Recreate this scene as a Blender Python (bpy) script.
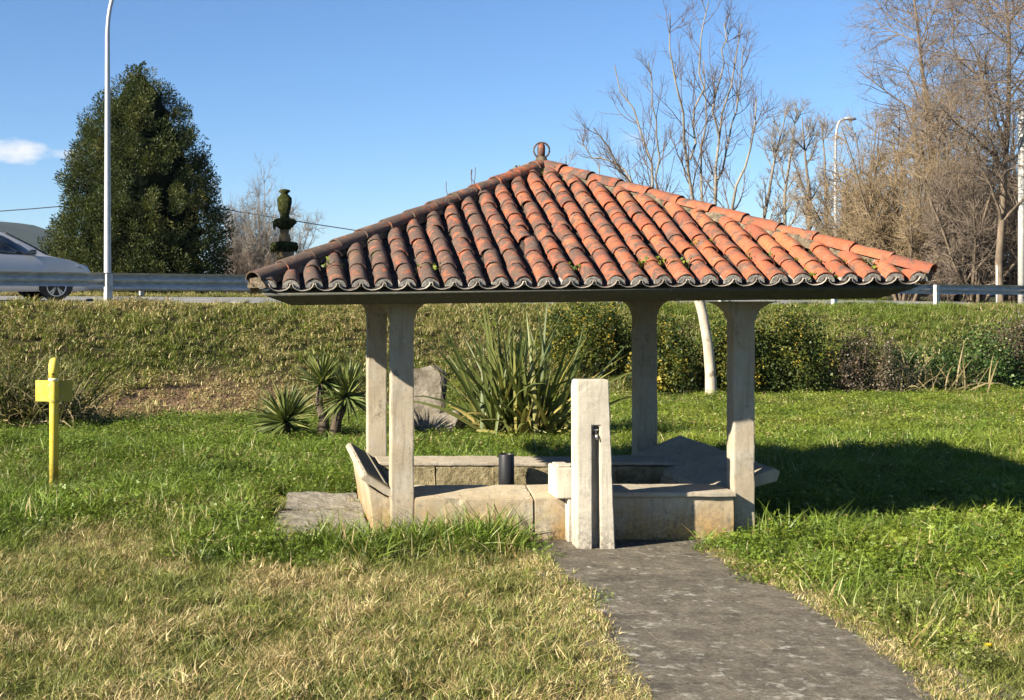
import bpy, bmesh, math, random
import numpy as np
from mathutils import Vector, Matrix, Euler

for o in list(bpy.data.objects):
    bpy.data.objects.remove(o, do_unlink=True)
scene = bpy.context.scene
col = scene.collection
random.seed(7)

# ------------------------------------------------------------------ camera
# level camera, cropped frame (lens shift): f = 1300 px, horizon row 292, axis column 270
F, PX, PY, EYE = 1300.0, 270.0, 292.0, 2.0
def W(u, v, d):
    return Vector(((u - PX) * d / F, d, EYE - (v - PY) * d / F))
cam_data = bpy.data.cameras.new('camera')
cam_data.sensor_width = 36
cam_data.lens = 36 * F / 1024
cam_data.shift_x = (512 - PX) / 1024
cam_data.shift_y = -(350 - PY) / 1024
cam_data.clip_start = 0.1
cam_data.clip_end = 12000
cam = bpy.data.objects.new('camera', cam_data)
cam.location = (0, 0, EYE)
cam.rotation_euler = (math.radians(90), 0, 0)
col.objects.link(cam)
scene.camera = cam

# ------------------------------------------------------------------ light
TRAVEL = Vector((2.06, 1.0, -1.23)).normalized()       # direction the sunlight travels
TO_SUN = -TRAVEL
world = bpy.data.worlds.new('World')
scene.world = world
world.use_nodes = True
wn, wl = world.node_tree.nodes, world.node_tree.links
wn.clear()
sky = wn.new('ShaderNodeTexSky')
sky.sky_type = 'NISHITA'
sky.sun_disc = False
sky.sun_elevation = math.asin(TO_SUN.z)
sky.sun_rotation = math.atan2(TO_SUN.x, TO_SUN.y)
sky.altitude = 30
sky.air_density = 0.9
sky.dust_density = 0.0
sky.ozone_density = 7.5
bg = wn.new('ShaderNodeBackground')
bg.inputs['Strength'].default_value = 0.0525
wout = wn.new('ShaderNodeOutputWorld')
# small fair weather clouds low in the sky, laid out by direction
tc = wn.new('ShaderNodeTexCoord')
sepw = wn.new('ShaderNodeSeparateXYZ')
wl.new(tc.outputs['Generated'], sepw.inputs[0])
def wmath(op, a, b=None, clamp=False):
    n = wn.new('ShaderNodeMath'); n.operation = op; n.use_clamp = clamp
    for i, v in enumerate((a, b)):
        if v is None: continue
        if isinstance(v, (int, float)): n.inputs[i].default_value = v
        else: wl.new(v, n.inputs[i])
    return n.outputs[0]
az = wmath('ARCTAN2', sepw.outputs[0], sepw.outputs[1])
el = wmath('ARCSINE', sepw.outputs[2])
comb = wn.new('ShaderNodeCombineXYZ')
wl.new(wmath('MULTIPLY', az, 1.0), comb.inputs[0]); wl.new(wmath('MULTIPLY', el, 2.2), comb.inputs[1])
wnoise = wn.new('ShaderNodeTexNoise')
wnoise.inputs['Scale'].default_value = 34; wnoise.inputs['Detail'].default_value = 6; wnoise.inputs['Roughness'].default_value = 0.55
wl.new(comb.outputs[0], wnoise.inputs['Vector'])
def cloud_mask(a0, e0, ra, re, gain=1.0):
    dx = wmath('DIVIDE', wmath('SUBTRACT', az, a0), ra)
    dy = wmath('DIVIDE', wmath('SUBTRACT', el, e0), re)
    r2 = wmath('ADD', wmath('MULTIPLY', dx, dx), wmath('MULTIPLY', dy, dy))
    m = wmath('SUBTRACT', 1.0, r2)
    m = wmath('ADD', m, wmath('MULTIPLY', wmath('SUBTRACT', wnoise.outputs[0], 0.55), 3.2))
    return wmath('MULTIPLY', wmath('MULTIPLY', m, 0.9, True), gain)
masks = [cloud_mask(-0.198, 0.1065, 0.052, 0.0105, 0.95), cloud_mask(-0.155, 0.1055, 0.022, 0.006, 0.8),
         cloud_mask(0.275, 0.112, 0.016, 0.006, 0.25),
         cloud_mask(-0.9, 0.13, 0.10, 0.018, 0.9), cloud_mask(1.3, 0.12, 0.08, 0.014, 0.9)]
m = masks[0]
for k in masks[1:]:
    m = wmath('MAXIMUM', m, k)
wmix = wn.new('ShaderNodeMixRGB')
wmix.inputs['Color2'].default_value = (6.2, 6.3, 6.6, 1)
wl.new(m, wmix.inputs['Fac']); wl.new(sky.outputs[0], wmix.inputs['Color1'])
wl.new(wmix.outputs[0], bg.inputs['Color'])
wl.new(bg.outputs[0], wout.inputs['Surface'])

sun_data = bpy.data.lights.new('sun', 'SUN')
sun_data.energy = 5.0
sun_data.angle = math.radians(0.53)
sun_data.color = (1.0, 0.91, 0.75)
sun = bpy.data.objects.new('sun', sun_data)
sun.rotation_euler = TRAVEL.to_track_quat('-Z', 'Y').to_euler()
sun.location = (-20, -10, 20)
col.objects.link(sun)

scene.view_settings.view_transform = 'Standard'
scene.view_settings.look = 'None'
scene.view_settings.gamma = 1.0
scene.view_settings.exposure = 1.58
scene.view_settings.use_curve_mapping = False
scene.render.engine = 'CYCLES'
scene.cycles.max_bounces = 4
scene.cycles.diffuse_bounces = 2
scene.cycles.glossy_bounces = 2
scene.cycles.transmission_bounces = 3
scene.cycles.transparent_max_bounces = 6

# ------------------------------------------------------------------ helpers
def tag(o, label=None, cat=None, group=None, kind=None):
    if label: o['label'] = label
    if cat: o['category'] = cat
    if group: o['group'] = group
    if kind: o['kind'] = kind
    return o

def empty(name, loc=(0, 0, 0), label=None, cat=None, group=None, rz=0.0):
    o = bpy.data.objects.new(name, None)
    o.empty_display_size = 0.1
    o.location = loc
    o.rotation_euler = (0, 0, rz)
    col.objects.link(o)
    return tag(o, label, cat, group)

def mesh_np(name, verts, faces, mat=None, smooth=False, attrs=None):
    """verts (N,3), faces (M,k) arrays or a list of such arrays"""
    me = bpy.data.meshes.new(name)
    verts = np.asarray(verts, dtype=np.float32)
    if not isinstance(faces, (list, tuple)):
        faces = [faces]
    faces = [np.asarray(f, dtype=np.int32) for f in faces if len(f)]
    me.vertices.add(len(verts)); me.vertices.foreach_set('co', verts.ravel())
    nl = sum(f.size for f in faces); nf = sum(len(f) for f in faces)
    me.loops.add(nl); me.polygons.add(nf)
    me.loops.foreach_set('vertex_index', np.concatenate([f.ravel() for f in faces]))
    tot = np.concatenate([np.full(len(f), f.shape[1], np.int32) for f in faces])
    start = np.concatenate([[0], np.cumsum(tot)[:-1]]).astype(np.int32)
    me.polygons.foreach_set('loop_start', start)
    if smooth:
        me.polygons.foreach_set('use_smooth', np.ones(nf, bool))
    if attrs:
        for k, v in attrs.items():
            a = me.attributes.new(k, 'FLOAT', 'POINT'); a.data.foreach_set('value', np.asarray(v, np.float32))
    me.update(calc_edges=True)
    if mat: me.materials.append(mat)
    return me

def link(name, me, parent=None, loc=None):
    o = bpy.data.objects.new(name, me)
    if loc is not None: o.location = loc
    if parent is not None: o.parent = parent
    col.objects.link(o)
    return o

def obj_np(name, verts, faces, mat, parent=None, smooth=False, attrs=None):
    return link(name, mesh_np(name, verts, faces, mat, smooth, attrs), parent)

def bm_obj(name, bm, mat, parent=None, smooth=False):
    bmesh.ops.recalc_face_normals(bm, faces=bm.faces)
    me = bpy.data.meshes.new(name); bm.to_mesh(me); bm.free()
    if smooth:
        for p in me.polygons: p.use_smooth = True
    me.materials.append(mat)
    return link(name, me, parent)

def bm_box(bm, x0, x1, y0, y1, z0, z1, bevel=0.0, seg=1, jit=0.0):
    r = bmesh.ops.create_cube(bm, size=1)
    vs = r['verts']
    for v in vs:
        v.co = Vector((x0 + (v.co.x + .5) * (x1 - x0), y0 + (v.co.y + .5) * (y1 - y0), z0 + (v.co.z + .5) * (z1 - z0)))
        if jit: v.co += Vector((random.uniform(-jit, jit), random.uniform(-jit, jit), random.uniform(-jit, jit)))
    if bevel:
        es = list({e for v in vs for e in v.link_edges})
        bmesh.ops.bevel(bm, geom=es, offset=bevel, segments=seg, affect='EDGES', profile=0.6)

def box_obj(name, x0, x1, y0, y1, z0, z1, mat, parent=None, bevel=0.0, seg=1, jit=0.0):
    bm = bmesh.new(); bm_box(bm, x0, x1, y0, y1, z0, z1, bevel, seg, jit)
    return bm_obj(name, bm, mat, parent)

def bm_prism(bm, poly, axis, a, b):
    """extrude 2-D polygon along an axis: axis 'y' -> poly in (x,z), 'x' -> poly in (y,z), 'z' -> (x,y)"""
    def P(p, t):
        return {'y': (p[0], t, p[1]), 'x': (t, p[0], p[1]), 'z': (p[0], p[1], t)}[axis]
    v0 = [bm.verts.new(P(p, a)) for p in poly]; v1 = [bm.verts.new(P(p, b)) for p in poly]
    n = len(poly)
    bm.faces.new(v0); bm.faces.new(v1[::-1])
    for i in range(n):
        bm.faces.new((v0[i], v0[(i + 1) % n], v1[(i + 1) % n], v1[i]))

def prism_obj(name, poly, axis, a, b, mat, parent=None, bevel=0.0):
    bm = bmesh.new(); bm_prism(bm, poly, axis, a, b)
    if bevel:
        bmesh.ops.bevel(bm, geom=list(bm.edges), offset=bevel, segments=2, affect='EDGES')
    return bm_obj(name, bm, mat, parent)

def norm(a):
    return a / np.maximum(np.linalg.norm(a, axis=-1, keepdims=True), 1e-9)

def tubes(P, R, k, cap=False):
    """P (B,n,3), R (B,n): tubes with k sides -> verts, quads"""
    B, n, _ = P.shape
    T = np.gradient(P, axis=1); T = norm(T)
    ref = np.where(np.abs(T[:, :1, 2:3]) > .8, np.array([1., 0, 0]), np.array([0, 0, 1.]))
    ref = np.broadcast_to(ref, T.shape)
    A = norm(np.cross(T, ref)); Bn = np.cross(T, A)
    th = np.arange(k) * 2 * np.pi / k
    V = P[:, :, None] + R[:, :, None, None] * (A[:, :, None] * np.cos(th)[:, None] + Bn[:, :, None] * np.sin(th)[:, None])
    base = (np.arange(B)[:, None, None] * n + np.arange(n - 1)[None, :, None]) * k
    j = np.arange(k)[None, None]; j2 = (j + 1) % k
    Q = np.stack([base + j, base + j2, base + k + j2, base + k + j], -1).reshape(-1, 4)
    return V.reshape(-1, 3), Q

def merge(parts):
    vs, fs, n = [], [], 0
    for v, f in parts:
        vs.append(v); fs.append(np.asarray(f) + n); n += len(v)
    return np.concatenate(vs), fs

def tube_obj(name, pts, rad, mat, parent=None, k=10, caps=True):
    P = np.array([list(p) for p in pts], float)[None]
    R = np.array(rad if hasattr(rad, '__len__') else [rad] * len(pts), float)[None]
    v, q = tubes(P, R, k)
    fs = [q]
    if caps:
        n = P.shape[1]
        fs += [np.arange(k)[None, ::-1], (np.arange(k) + (n - 1) * k)[None]]
    return obj_np(name, v, fs, mat, parent, smooth=True)

def lathe(prof, k=20, jit=0.0, rng=None, c=(0, 0, 0)):
    prof = np.array(prof, float); n = len(prof)
    th = np.arange(k) * 2 * np.pi / k
    r = prof[:, 0][:, None] * np.ones(k)
    if jit: r = r * (1 + rng.normal(0, jit, r.shape))
    V = np.stack([r * np.cos(th) + c[0], r * np.sin(th) + c[1], prof[:, 1][:, None] + 0 * th + c[2]], -1).reshape(-1, 3)
    i = np.arange(n - 1)[:, None] * k; j = np.arange(k)[None]; j2 = (j + 1) % k
    Q = np.stack([i + j, i + j2, i + k + j2, i + k + j], -1).reshape(-1, 4)
    return V, [Q, np.arange(k)[None, ::-1], (np.arange(k) + (n - 1) * k)[None]]

def vnoise(x, y, seed=0):
    x = np.asarray(x, float); y = np.asarray(y, float)
    xi = np.floor(x).astype(np.int64); yi = np.floor(y).astype(np.int64)
    fx = x - xi; fy = y - yi; fx = fx * fx * (3 - 2 * fx); fy = fy * fy * (3 - 2 * fy)
    def h(a, b):
        n = (a * 374761393 + b * 668265263 + seed * 974634777) & 0x7fffffff
        n = ((n ^ (n >> 13)) * 1274126177) & 0x7fffffff
        return ((n ^ (n >> 16)) & 0xffff) / 65535.0
    return (h(xi, yi) * (1 - fx) + h(xi + 1, yi) * fx) * (1 - fy) + (h(xi, yi + 1) * (1 - fx) + h(xi + 1, yi + 1) * fx) * fy
def fbm(x, y, seed=0):
    return vnoise(x, y, seed) * .5 + vnoise(x * 2.1, y * 2.1, seed + 1) * .3 + vnoise(x * 4.3, y * 4.3, seed + 2) * .2

from mathutils import noise as mnoise
def roughen(o, cuts, amp, chip=.0):
    bm = bmesh.new(); bm.from_mesh(o.data)
    for _ in range(cuts):
        es = [e for e in bm.edges if e.calc_length() > .07]
        if not es: break
        bmesh.ops.subdivide_edges(bm, edges=es, cuts=1, use_grid_fill=True)
    bmesh.ops.triangulate(bm, faces=[f for f in bm.faces if len(f.verts) > 4])
    for v in bm.verts:
        p = v.co * 7; n_ = mnoise.noise_vector(p) * amp + mnoise.noise_vector(v.co * 26) * amp * .5
        k = mnoise.noise(v.co * 13 + Vector((5, 1, 9)))
        if chip and k > .38 and v.calc_shell_factor() > 1.05: n_ -= v.normal * chip * (k - .3) * 2
        v.co += n_
    bm.to_mesh(o.data); bm.free()

# ------------------------------------------------------------------ materials
class NT:
    def __init__(s, name):
        s.m = bpy.data.materials.new(name); s.m.use_nodes = True
        s.n, s.l = s.m.node_tree.nodes, s.m.node_tree.links
        s.n.clear()
        s.out = s.n.new('ShaderNodeOutputMaterial')
    def new(s, t, **kw):
        n = s.n.new(t)
        for k, v in kw.items(): setattr(n, k, v)
        return n
    def set(s, sock, v):
        if hasattr(v, 'links') or isinstance(v, bpy.types.NodeSocket): s.l.new(v, sock)
        elif isinstance(v, tuple) and len(v) == 3 and sock.type == 'RGBA': sock.default_value = (*v, 1)
        else: sock.default_value = v
    def pos(s, scale=(1, 1, 1)):
        g = s.new('ShaderNodeNewGeometry')
        mp = s.new('ShaderNodeMapping'); mp.inputs['Scale'].default_value = scale
        s.l.new(g.outputs['Position'], mp.inputs['Vector'])
        return mp.outputs[0]
    def noise(s, scale, detail=5, rough=.55, vec=None, dist=0.0):
        n = s.new('ShaderNodeTexNoise')
        n.inputs['Scale'].default_value = scale; n.inputs['Detail'].default_value = detail
        n.inputs['Roughness'].default_value = rough; n.inputs['Distortion'].default_value = dist
        s.l.new(vec if vec is not None else s.pos(), n.inputs['Vector'])
        return n.outputs[0]
    def ramp(s, fac, stops, interp='LINEAR'):
        r = s.new('ShaderNodeValToRGB'); r.color_ramp.interpolation = interp
        e = r.color_ramp.elements
        while len(e) < len(stops): e.new(.5)
        for i, (p, c) in enumerate(stops):
            e[i].position = p; e[i].color = (*c, 1) if len(c) == 3 else c
        s.set(r.inputs[0], fac)
        return r.outputs[0]
    def mask(s, fac, a, b):
        n = s.new('ShaderNodeMapRange'); n.inputs['From Min'].default_value = a; n.inputs['From Max'].default_value = b
        s.set(n.inputs['Value'], fac); return n.outputs[0]
    def mix(s, fac, a, b, mode='MIX'):
        n = s.new('ShaderNodeMixRGB'); n.blend_type = mode
        s.set(n.inputs[0], fac); s.set(n.inputs[1], a); s.set(n.inputs[2], b); return n.outputs[0]
    def math(s, op, a, b=0.0):
        n = s.new('ShaderNodeMath'); n.operation = op; s.set(n.inputs[0], a); s.set(n.inputs[1], b); return n.outputs[0]
    def rnd(s):
        return s.new('ShaderNodeObjectInfo').outputs['Random']
    def attr(s, name, typ='GEOMETRY'):
        a = s.new('ShaderNodeAttribute'); a.attribute_name = name; a.attribute_type = typ; return a
    def bump(s, h, strength=.4, dist=.02):
        b = s.new('ShaderNodeBump'); b.inputs['Strength'].default_value = strength; b.inputs['Distance'].default_value = dist
        s.set(b.inputs['Height'], h); return b.outputs[0]
    def finish(s, color, rough=.85, normal=None, metal=0.0, spec=.3):
        p = s.new('ShaderNodeBsdfPrincipled')
        s.set(p.inputs['Base Color'], color); s.set(p.inputs['Roughness'], rough)
        p.inputs['Metallic'].default_value = metal; p.inputs['Specular IOR Level'].default_value = spec
        if normal is not None: s.l.new(normal, p.inputs['Normal'])
        s.l.new(p.outputs[0], s.out.inputs['Surface'])
        return s.m

def m_plain(name, c, rough=.6, metal=0.0, var=.15, spec=.4):
    t = NT(name)
    n = t.noise(7, 4)
    c2 = t.mix(t.mask(n, .35, .7), tuple(x * (1 - var) for x in c), tuple(min(1, x * (1 + var)) for x in c))
    return t.finish(c2, rough, None, metal, spec)

def m_concrete(name, base, ochre=0.0, dark=.5, zstain=None):
    t = NT(name)
    big = t.noise(2.3, 6, .6); mid = t.noise(11, 6, .65); fine = t.noise(160, 3, .7)
    c = t.mix(t.mask(big, .3, .7), tuple(x * .82 for x in base), tuple(min(1, x * 1.1) for x in base))
    c = t.mix(t.math('MULTIPLY', t.mask(fine, .42, .72), .55), c, tuple(x * .5 for x in base))
    streak = t.noise(5, 5, .6, t.pos((6, 6, .6)))
    c = t.mix(t.math('MULTIPLY', t.mask(streak, .5, .72), .4), c, tuple(x * y for x, y in zip(base, (.5, .5, .47))))
    if ochre:
        o = t.mask(t.noise(4.2, 6, .6), .36, .56)
        if zstain:
            g = t.new('ShaderNodeSeparateXYZ'); t.l.new(t.pos(), g.inputs[0])
            o = t.math('MULTIPLY', o, t.mask(g.outputs[2], zstain[1], zstain[0]))
        c = t.mix(t.math('MULTIPLY', o, ochre), c, (.36, .22, .075))
    d = t.mask(t.noise(16, 8, .72), .53, .68)
    d = t.math('MULTIPLY', d, t.mask(t.noise(2.6, 3), .42, .58))
    c = t.mix(t.math('MULTIPLY', d, dark), c, (.10, .092, .075))
    e = t.math('MULTIPLY', t.mask(t.noise(55, 6, .75), .55, .66), t.mask(t.noise(1.7, 4, .6), .4, .6))
    c = t.mix(t.math('MULTIPLY', e, dark), c, (.12, .105, .08))
    gz = t.new('ShaderNodeSeparateXYZ'); t.l.new(t.pos(), gz.inputs[0])
    spl = t.math('MULTIPLY', t.mask(gz.outputs[2], .34, .0), t.mask(t.noise(34, 7, .75), .44, .6))
    c = t.mix(t.math('MULTIPLY', spl, .8), c, (.075, .065, .045))
    run = t.math('MULTIPLY', t.mask(t.noise(9, 4, .6, t.pos((3, 3, .25))), .55, .68), .45)
    c = t.mix(run, c, (.17, .15, .115))
    w = t.mask(t.noise(23, 3, .5), .68, .72)
    c = t.mix(t.math('MULTIPLY', w, .3), c, (.50, .48, .42))
    return t.finish(c, .92, t.bump(t.math('ADD', mid, t.math('MULTIPLY', fine, .6)), .35, .012), spec=.2)

M = {}
M['concrete'] = m_concrete('concrete', (.40, .36, .29), .25, .75)
M['concrete_shade'] = m_concrete('eave_concrete_shaded', (.10, .102, .09), .0, .3)  # dark copy of the concrete: algae plus eave shade put into the colour
M['pillar_stone'] = m_concrete('pillar_stone', (.56, .505, .41), .04, .32)
M['basin_stone'] = m_concrete('basin_stone', (.43, .375, .28), .95, .75, (.08, .46))
M['coping'] = m_concrete('coping_stone', (.40, .36, .29), .2, .6)
M['slab_dark'] = m_concrete('washing_stone_shaded', (.17, .16, .135), .15, .8)  # weathered stone, darkened further by shade put into the colour
M['paving'] = m_concrete('paving_slab', (.29, .27, .225), .1, .8)

def m_rubble():
    t = NT('rough_stone')
    a = t.noise(6, 8, .7); b = t.noise(26, 6, .7)
    c = t.ramp(a, [(.3, (.06, .055, .03)), (.42, (.20, .165, .09)), (.58, (.36, .30, .18)), (.75, (.11, .105, .05))])
    c = t.mix(t.mask(b, .55, .75), c, (.09, .085, .06))
    return t.finish(c, .95, t.bump(t.math('ADD', a, b), .8, .05), spec=.1)
M['rubble'] = m_rubble()

def m_tile(name, use_obj=True, dirt_shade=0.0):
    t = NT(name)
    if use_obj: r = t.rnd()
    else: r = t.noise(4.5, 2)
    base = t.ramp(r, [(0.0, (.34, .092, .042)), (.2, (.41, .125, .058)), (.4, (.24, .07, .04)), (.55, (.40, .112, .046)), (.7, (.28, .088, .05)), (.85, (.44, .142, .06)), (1.0, (.20, .07, .046))])
    n1 = t.noise(9, 7, .7); n2 = t.noise(38, 5, .7); n3 = t.noise(3.2, 4, .6)
    c = t.mix(t.mask(n2, .4, .75), base, (.22, .075, .042))
    sx = t.new('ShaderNodeSeparateXYZ'); t.l.new(t.pos(), sx.inputs[0])
    wx = t.math('SUBTRACT', t.math('MULTIPLY', t.mask(sx.outputs[0], 3.9, .2), .15), .028)        # lichen has taken hold more on the left half
    lich = t.math('MULTIPLY', t.mask(t.math('ADD', n1, wx), .46, .57), t.mask(t.math('ADD', n3, wx), .34, .52))
    c = t.mix(t.math('MULTIPLY', lich, .9), c, (.085, .062, .05))
    gl = t.mask(t.noise(14, 6, .7), .54, .64)
    c = t.mix(t.math('MULTIPLY', gl, .6), c, (.17, .14, .105))
    ms = t.math('MULTIPLY', t.mask(t.noise(17, 5, .65), .57, .66), t.mask(t.noise(1.9, 4, .6), .48, .6)); c = t.mix(t.math('MULTIPLY', ms, .6), c, (.10, .10, .03))
    if dirt_shade: c = t.mix(t.math('MULTIPLY', t.mask(t.noise(8, 5, .65), .2, .42), dirt_shade), c, (.022, .019, .016))  # near-black coat: grime plus the shade between cover tiles, as colour
    dk = t.mask(t.math('ADD', t.noise(21, 6, .75), wx), .55, .64)
    c = t.mix(t.math('MULTIPLY', dk, .75), c, (.075, .06, .05))
    pale = t.mask(t.noise(52, 3, .5), .69, .75)
    c = t.mix(t.math('MULTIPLY', pale, .6), c, (.42, .36, .28))
    return t.finish(c, .9, t.bump(t.math('ADD', n1, n2), .35, .008), spec=.2)
M['tile'] = m_tile('terracotta_tile')
M['tile_stuff'] = m_tile('terracotta_tile_side', False)
M['tile_pan'] = m_tile('channel_tile_dirt_shade', True, .96)  # channel tiles with dirt and the gap shadow put into the colour
def m_mortar():
    t = NT('mossy_mortar')
    a = t.noise(22, 7, .7)
    c = t.ramp(a, [(.3, (.035, .032, .022)), (.45, (.10, .085, .06)), (.58, (.17, .13, .09)), (.68, (.30, .27, .21)), (.8, (.10, .11, .03))])
    return t.finish(c, .95, t.bump(a, .8, .02), spec=.1)
M['mortar'] = m_mortar()
def m_plug():
    t = NT('eave_mortar')
    a = t.noise(40, 6, .7)
    c = t.ramp(a, [(.3, (.10, .095, .085)), (.5, (.27, .25, .22)), (.7, (.42, .39, .34))])
    return t.finish(c, .95, t.bump(a, .6, .01), spec=.1)
M['plug'] = m_plug()
M['pan_rim'] = m_plain('pale_tile_rim', (.27, .24, .20), .9, var=.5)

def m_path():
    t = NT('path_stone')
    r = t.rnd()
    base = t.ramp(r, [(0, (.06, .052, .04)), (.25, (.098, .086, .066)), (.5, (.122, .107, .082)), (.75, (.073, .064, .05)), (1, (.145, .127, .098))])
    n1 = t.noise(5, 7, .65); n2 = t.noise(45, 5, .7)
    c = t.mix(t.mask(n1, .38, .6), base, (.165, .142, .106))
    n4 = t.noise(2.1, 6, .65); c = t.mix(t.math('MULTIPLY', t.mask(n4, .45, .65), .55), c, (.07, .062, .05))
    c = t.mix(t.math('MULTIPLY', t.mask(n2, .42, .64), .7), c, (.042, .037, .03))
    c = t.mix(t.math('MULTIPLY', t.mask(t.noise(19, 7, .75), .5, .66), .55), c, (.175, .152, .115))
    sp = t.math('MULTIPLY', t.mask(t.noise(13, 7, .66, dist=.3), .55, .66), t.mask(t.noise(2.2, 4), .34, .56))
    c = t.mix(t.math('MULTIPLY', sp, .85), c, (.33, .31, .26))
    ms = t.math('MULTIPLY', t.mask(t.noise(6, 6, .7), .58, .68), t.mask(t.noise(1.3, 3), .5, .62)); c = t.mix(t.math('MULTIPLY', ms, .5), c, (.085, .085, .03))
    sp2 = t.mask(t.noise(34, 3, .5), .67, .71)
    c = t.mix(t.math('MULTIPLY', sp2, .6), c, (.27, .245, .20))
    return t.finish(c, .95, t.bump(t.math('ADD', n1, n2), .5, .012), spec=.15)
M['path'] = m_path()
def m_pathbed():
    t = NT('path_joint_dirt')
    a = t.noise(14, 7, .7)
    c = t.ramp(a, [(.3, (.05, .043, .03)), (.5, (.09, .076, .052)), (.7, (.16, .13, .08))])
    return t.finish(c, .95, t.bump(a, .6, .02), spec=.1)
M['pathbed'] = m_pathbed()

def m_ground():
    t = NT('ground_soil_turf')
    a = t.noise(.9, 6, .6); b = t.noise(13, 7, .75); d = t.noise(70, 3, .7)
    c = t.mix(t.mask(a, .35, .65), (.035, .045, .013), (.07, .062, .028))
    c = t.mix(t.mask(b, .4, .7), c, (.05, .04, .022))
    lit = t.attr('litter').outputs['Fac']
    c = t.mix(t.math('MULTIPLY', lit, t.mask(b, .25, .5)), c, t.ramp(d, [(.3, (.12, .075, .045)), (.55, (.26, .17, .10)), (.75, (.36, .26, .16))]))
    return t.finish(c, .97, t.bump(t.math('ADD', b, d), .7, .05), spec=.05)
M['ground'] = m_ground()
def m_road():
    t = NT('asphalt')
    a = t.noise(.7, 4); b = t.noise(60, 3)
    c = t.mix(a, (.17, .17, .165), (.23, .225, .215)); c = t.mix(t.math('MULTIPLY', b, .3), c, (.12, .12, .12))
    return t.finish(c, .9, spec=.2)
M['road'] = m_road()
M['white_paint'] = m_plain('road_paint', (.7, .7, .68), .8)
M['galv'] = m_plain('galvanised_steel', (.44, .435, .42), .6, .05, .25)
M['lamp_metal'] = m_plain('lamp_column_grey', (.36, .375, .40), .5, .2, .06)
M['wood_pole'] = m_plain('weathered_pole', (.24, .20, .16), .9)
M['white_pole'] = m_plain('white_pole', (.40, .39, .36), .7)
M['cable'] = m_plain('cable_black', (.04, .045, .05), .7)
def m_yellow():
    t = NT('yellow_paint')
    n = t.noise(30, 6, .7); b = t.noise(9, 4)
    c = t.mix(t.mask(b, .3, .7), (.58, .44, .04), (.66, .53, .08))
    c = t.mix(t.math('MULTIPLY', t.mask(t.noise(16, 5, .65), .45, .65), .45), c, (.58, .49, .17))
    c = t.mix(t.math('MULTIPLY', t.mask(n, .6, .68), .7), c, (.16, .11, .05))
    g = t.new('ShaderNodeSeparateXYZ'); t.l.new(t.pos(), g.inputs[0]); c = t.mix(t.math('MULTIPLY', t.mask(g.outputs[2], .32, .02), t.mask(n, .35, .6)), c, (.14, .11, .05))
    return t.finish(c, .65, spec=.3)
M['yellow'] = m_yellow()
M['yellow_dull'] = m_plain('yellow_dull_shaded', (.36, .30, .05), .6, 0, .15)  # dull copy of the yellow; the right plate's shade put into it
M['pale_cap'] = m_plain('faded_yellow_cap', (.80, .74, .42), .6, 0, .1)
M['steel'] = m_plain('tap_chrome', (.72, .72, .72), .22, 1.0, .05)
M['black_plastic'] = m_plain('black_plastic', (.018, .018, .020), .45, 0, .2)
M['silver'] = m_plain('silver_car_paint', (.40, .41, .43), .3, .15, .03, .6)
M['glass_dark'] = m_plain('car_glass', (.012, .015, .018), .06, 0, .1, .8)
M['rubber'] = m_plain('rubber', (.022, .022, .022), .8, 0, .2)
M['alloy'] = m_plain('alloy_rim', (.6, .6, .6), .3, .8, .05)
M['headlamp'] = m_plain('headlamp_glass', (.25, .30, .42), .1, 0, .2, .8)
M['red_lamp'] = m_plain('tail_lamp', (.35, .02, .02), .2)

def m_bark(name, a, b, c3=None):
    t = NT(name)
    n = t.noise(6, 6, .7, t.pos((1, 1, .35))); n2 = t.noise(40, 4, .7)
    c = t.mix(t.mask(n, .38, .62), a, b)
    if c3: c = t.mix(t.mask(t.noise(3.5, 5, .7), .55, .62), c, c3)
    return t.finish(c, .95, t.bump(n2, .4, .01), spec=.1)
M['bark_pale'] = m_bark('pale_bark', (.30, .255, .195), (.46, .40, .31), (.17, .145, .11))
M['limb'] = m_bark('grey_limb', (.14, .12, .095), (.27, .235, .185))
M['twig_red'] = m_bark('reddish_twig', (.085, .062, .05), (.145, .105, .08))
M['bark_brown'] = m_bark('brown_bark', (.10, .078, .057), (.18, .14, .10))
M['twig_brown'] = m_bark('brown_twig', (.16, .118, .068), (.28, .21, .13))
M['twig_grey'] = m_bark('grey_twig', (.15, .13, .11), (.24, .215, .185))
M['twig_birch'] = m_bark('birch_twig', (.10, .078, .06), (.195, .155, .12))
M['bark_birch'] = m_bark('birch_bark', (.42, .38, .32), (.66, .61, .54), (.16, .13, .10))
M['bark_dark'] = m_bark('dark_bark', (.07, .052, .038), (.13, .10, .075))

def m_leaf(name, stops, transl=.3, gloss=.12, rough=.5):
    t = NT(name)
    c = t.ramp(t.attr('var').outputs['Fac'], stops)
    d = t.new('ShaderNodeBsdfDiffuse'); t.set(d.inputs[0], c)
    tr = t.new('ShaderNodeBsdfTranslucent'); t.set(tr.inputs[0], t.mix(.5, c, (.20, .24, .03)))
    g = t.new('ShaderNodeBsdfGlossy'); g.inputs['Roughness'].default_value = rough; g.inputs[0].default_value = (.7, .7, .65, 1)
    m1 = t.new('ShaderNodeMixShader'); m1.inputs[0].default_value = transl
    t.l.new(d.outputs[0], m1.inputs[1]); t.l.new(tr.outputs[0], m1.inputs[2])
    m2 = t.new('ShaderNodeMixShader'); m2.inputs[0].default_value = gloss
    t.l.new(m1.outputs[0], m2.inputs[1]); t.l.new(g.outputs[0], m2.inputs[2])
    t.l.new(m2.outputs[0], t.out.inputs['Surface'])
    return t.m
M['conifer'] = m_leaf('conifer_spray', [(0, (.012, .020, .008)), (.35, (.026, .040, .013)), (.65, (.055, .068, .020)), (1, (.12, .105, .03))], .12, .02)
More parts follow.
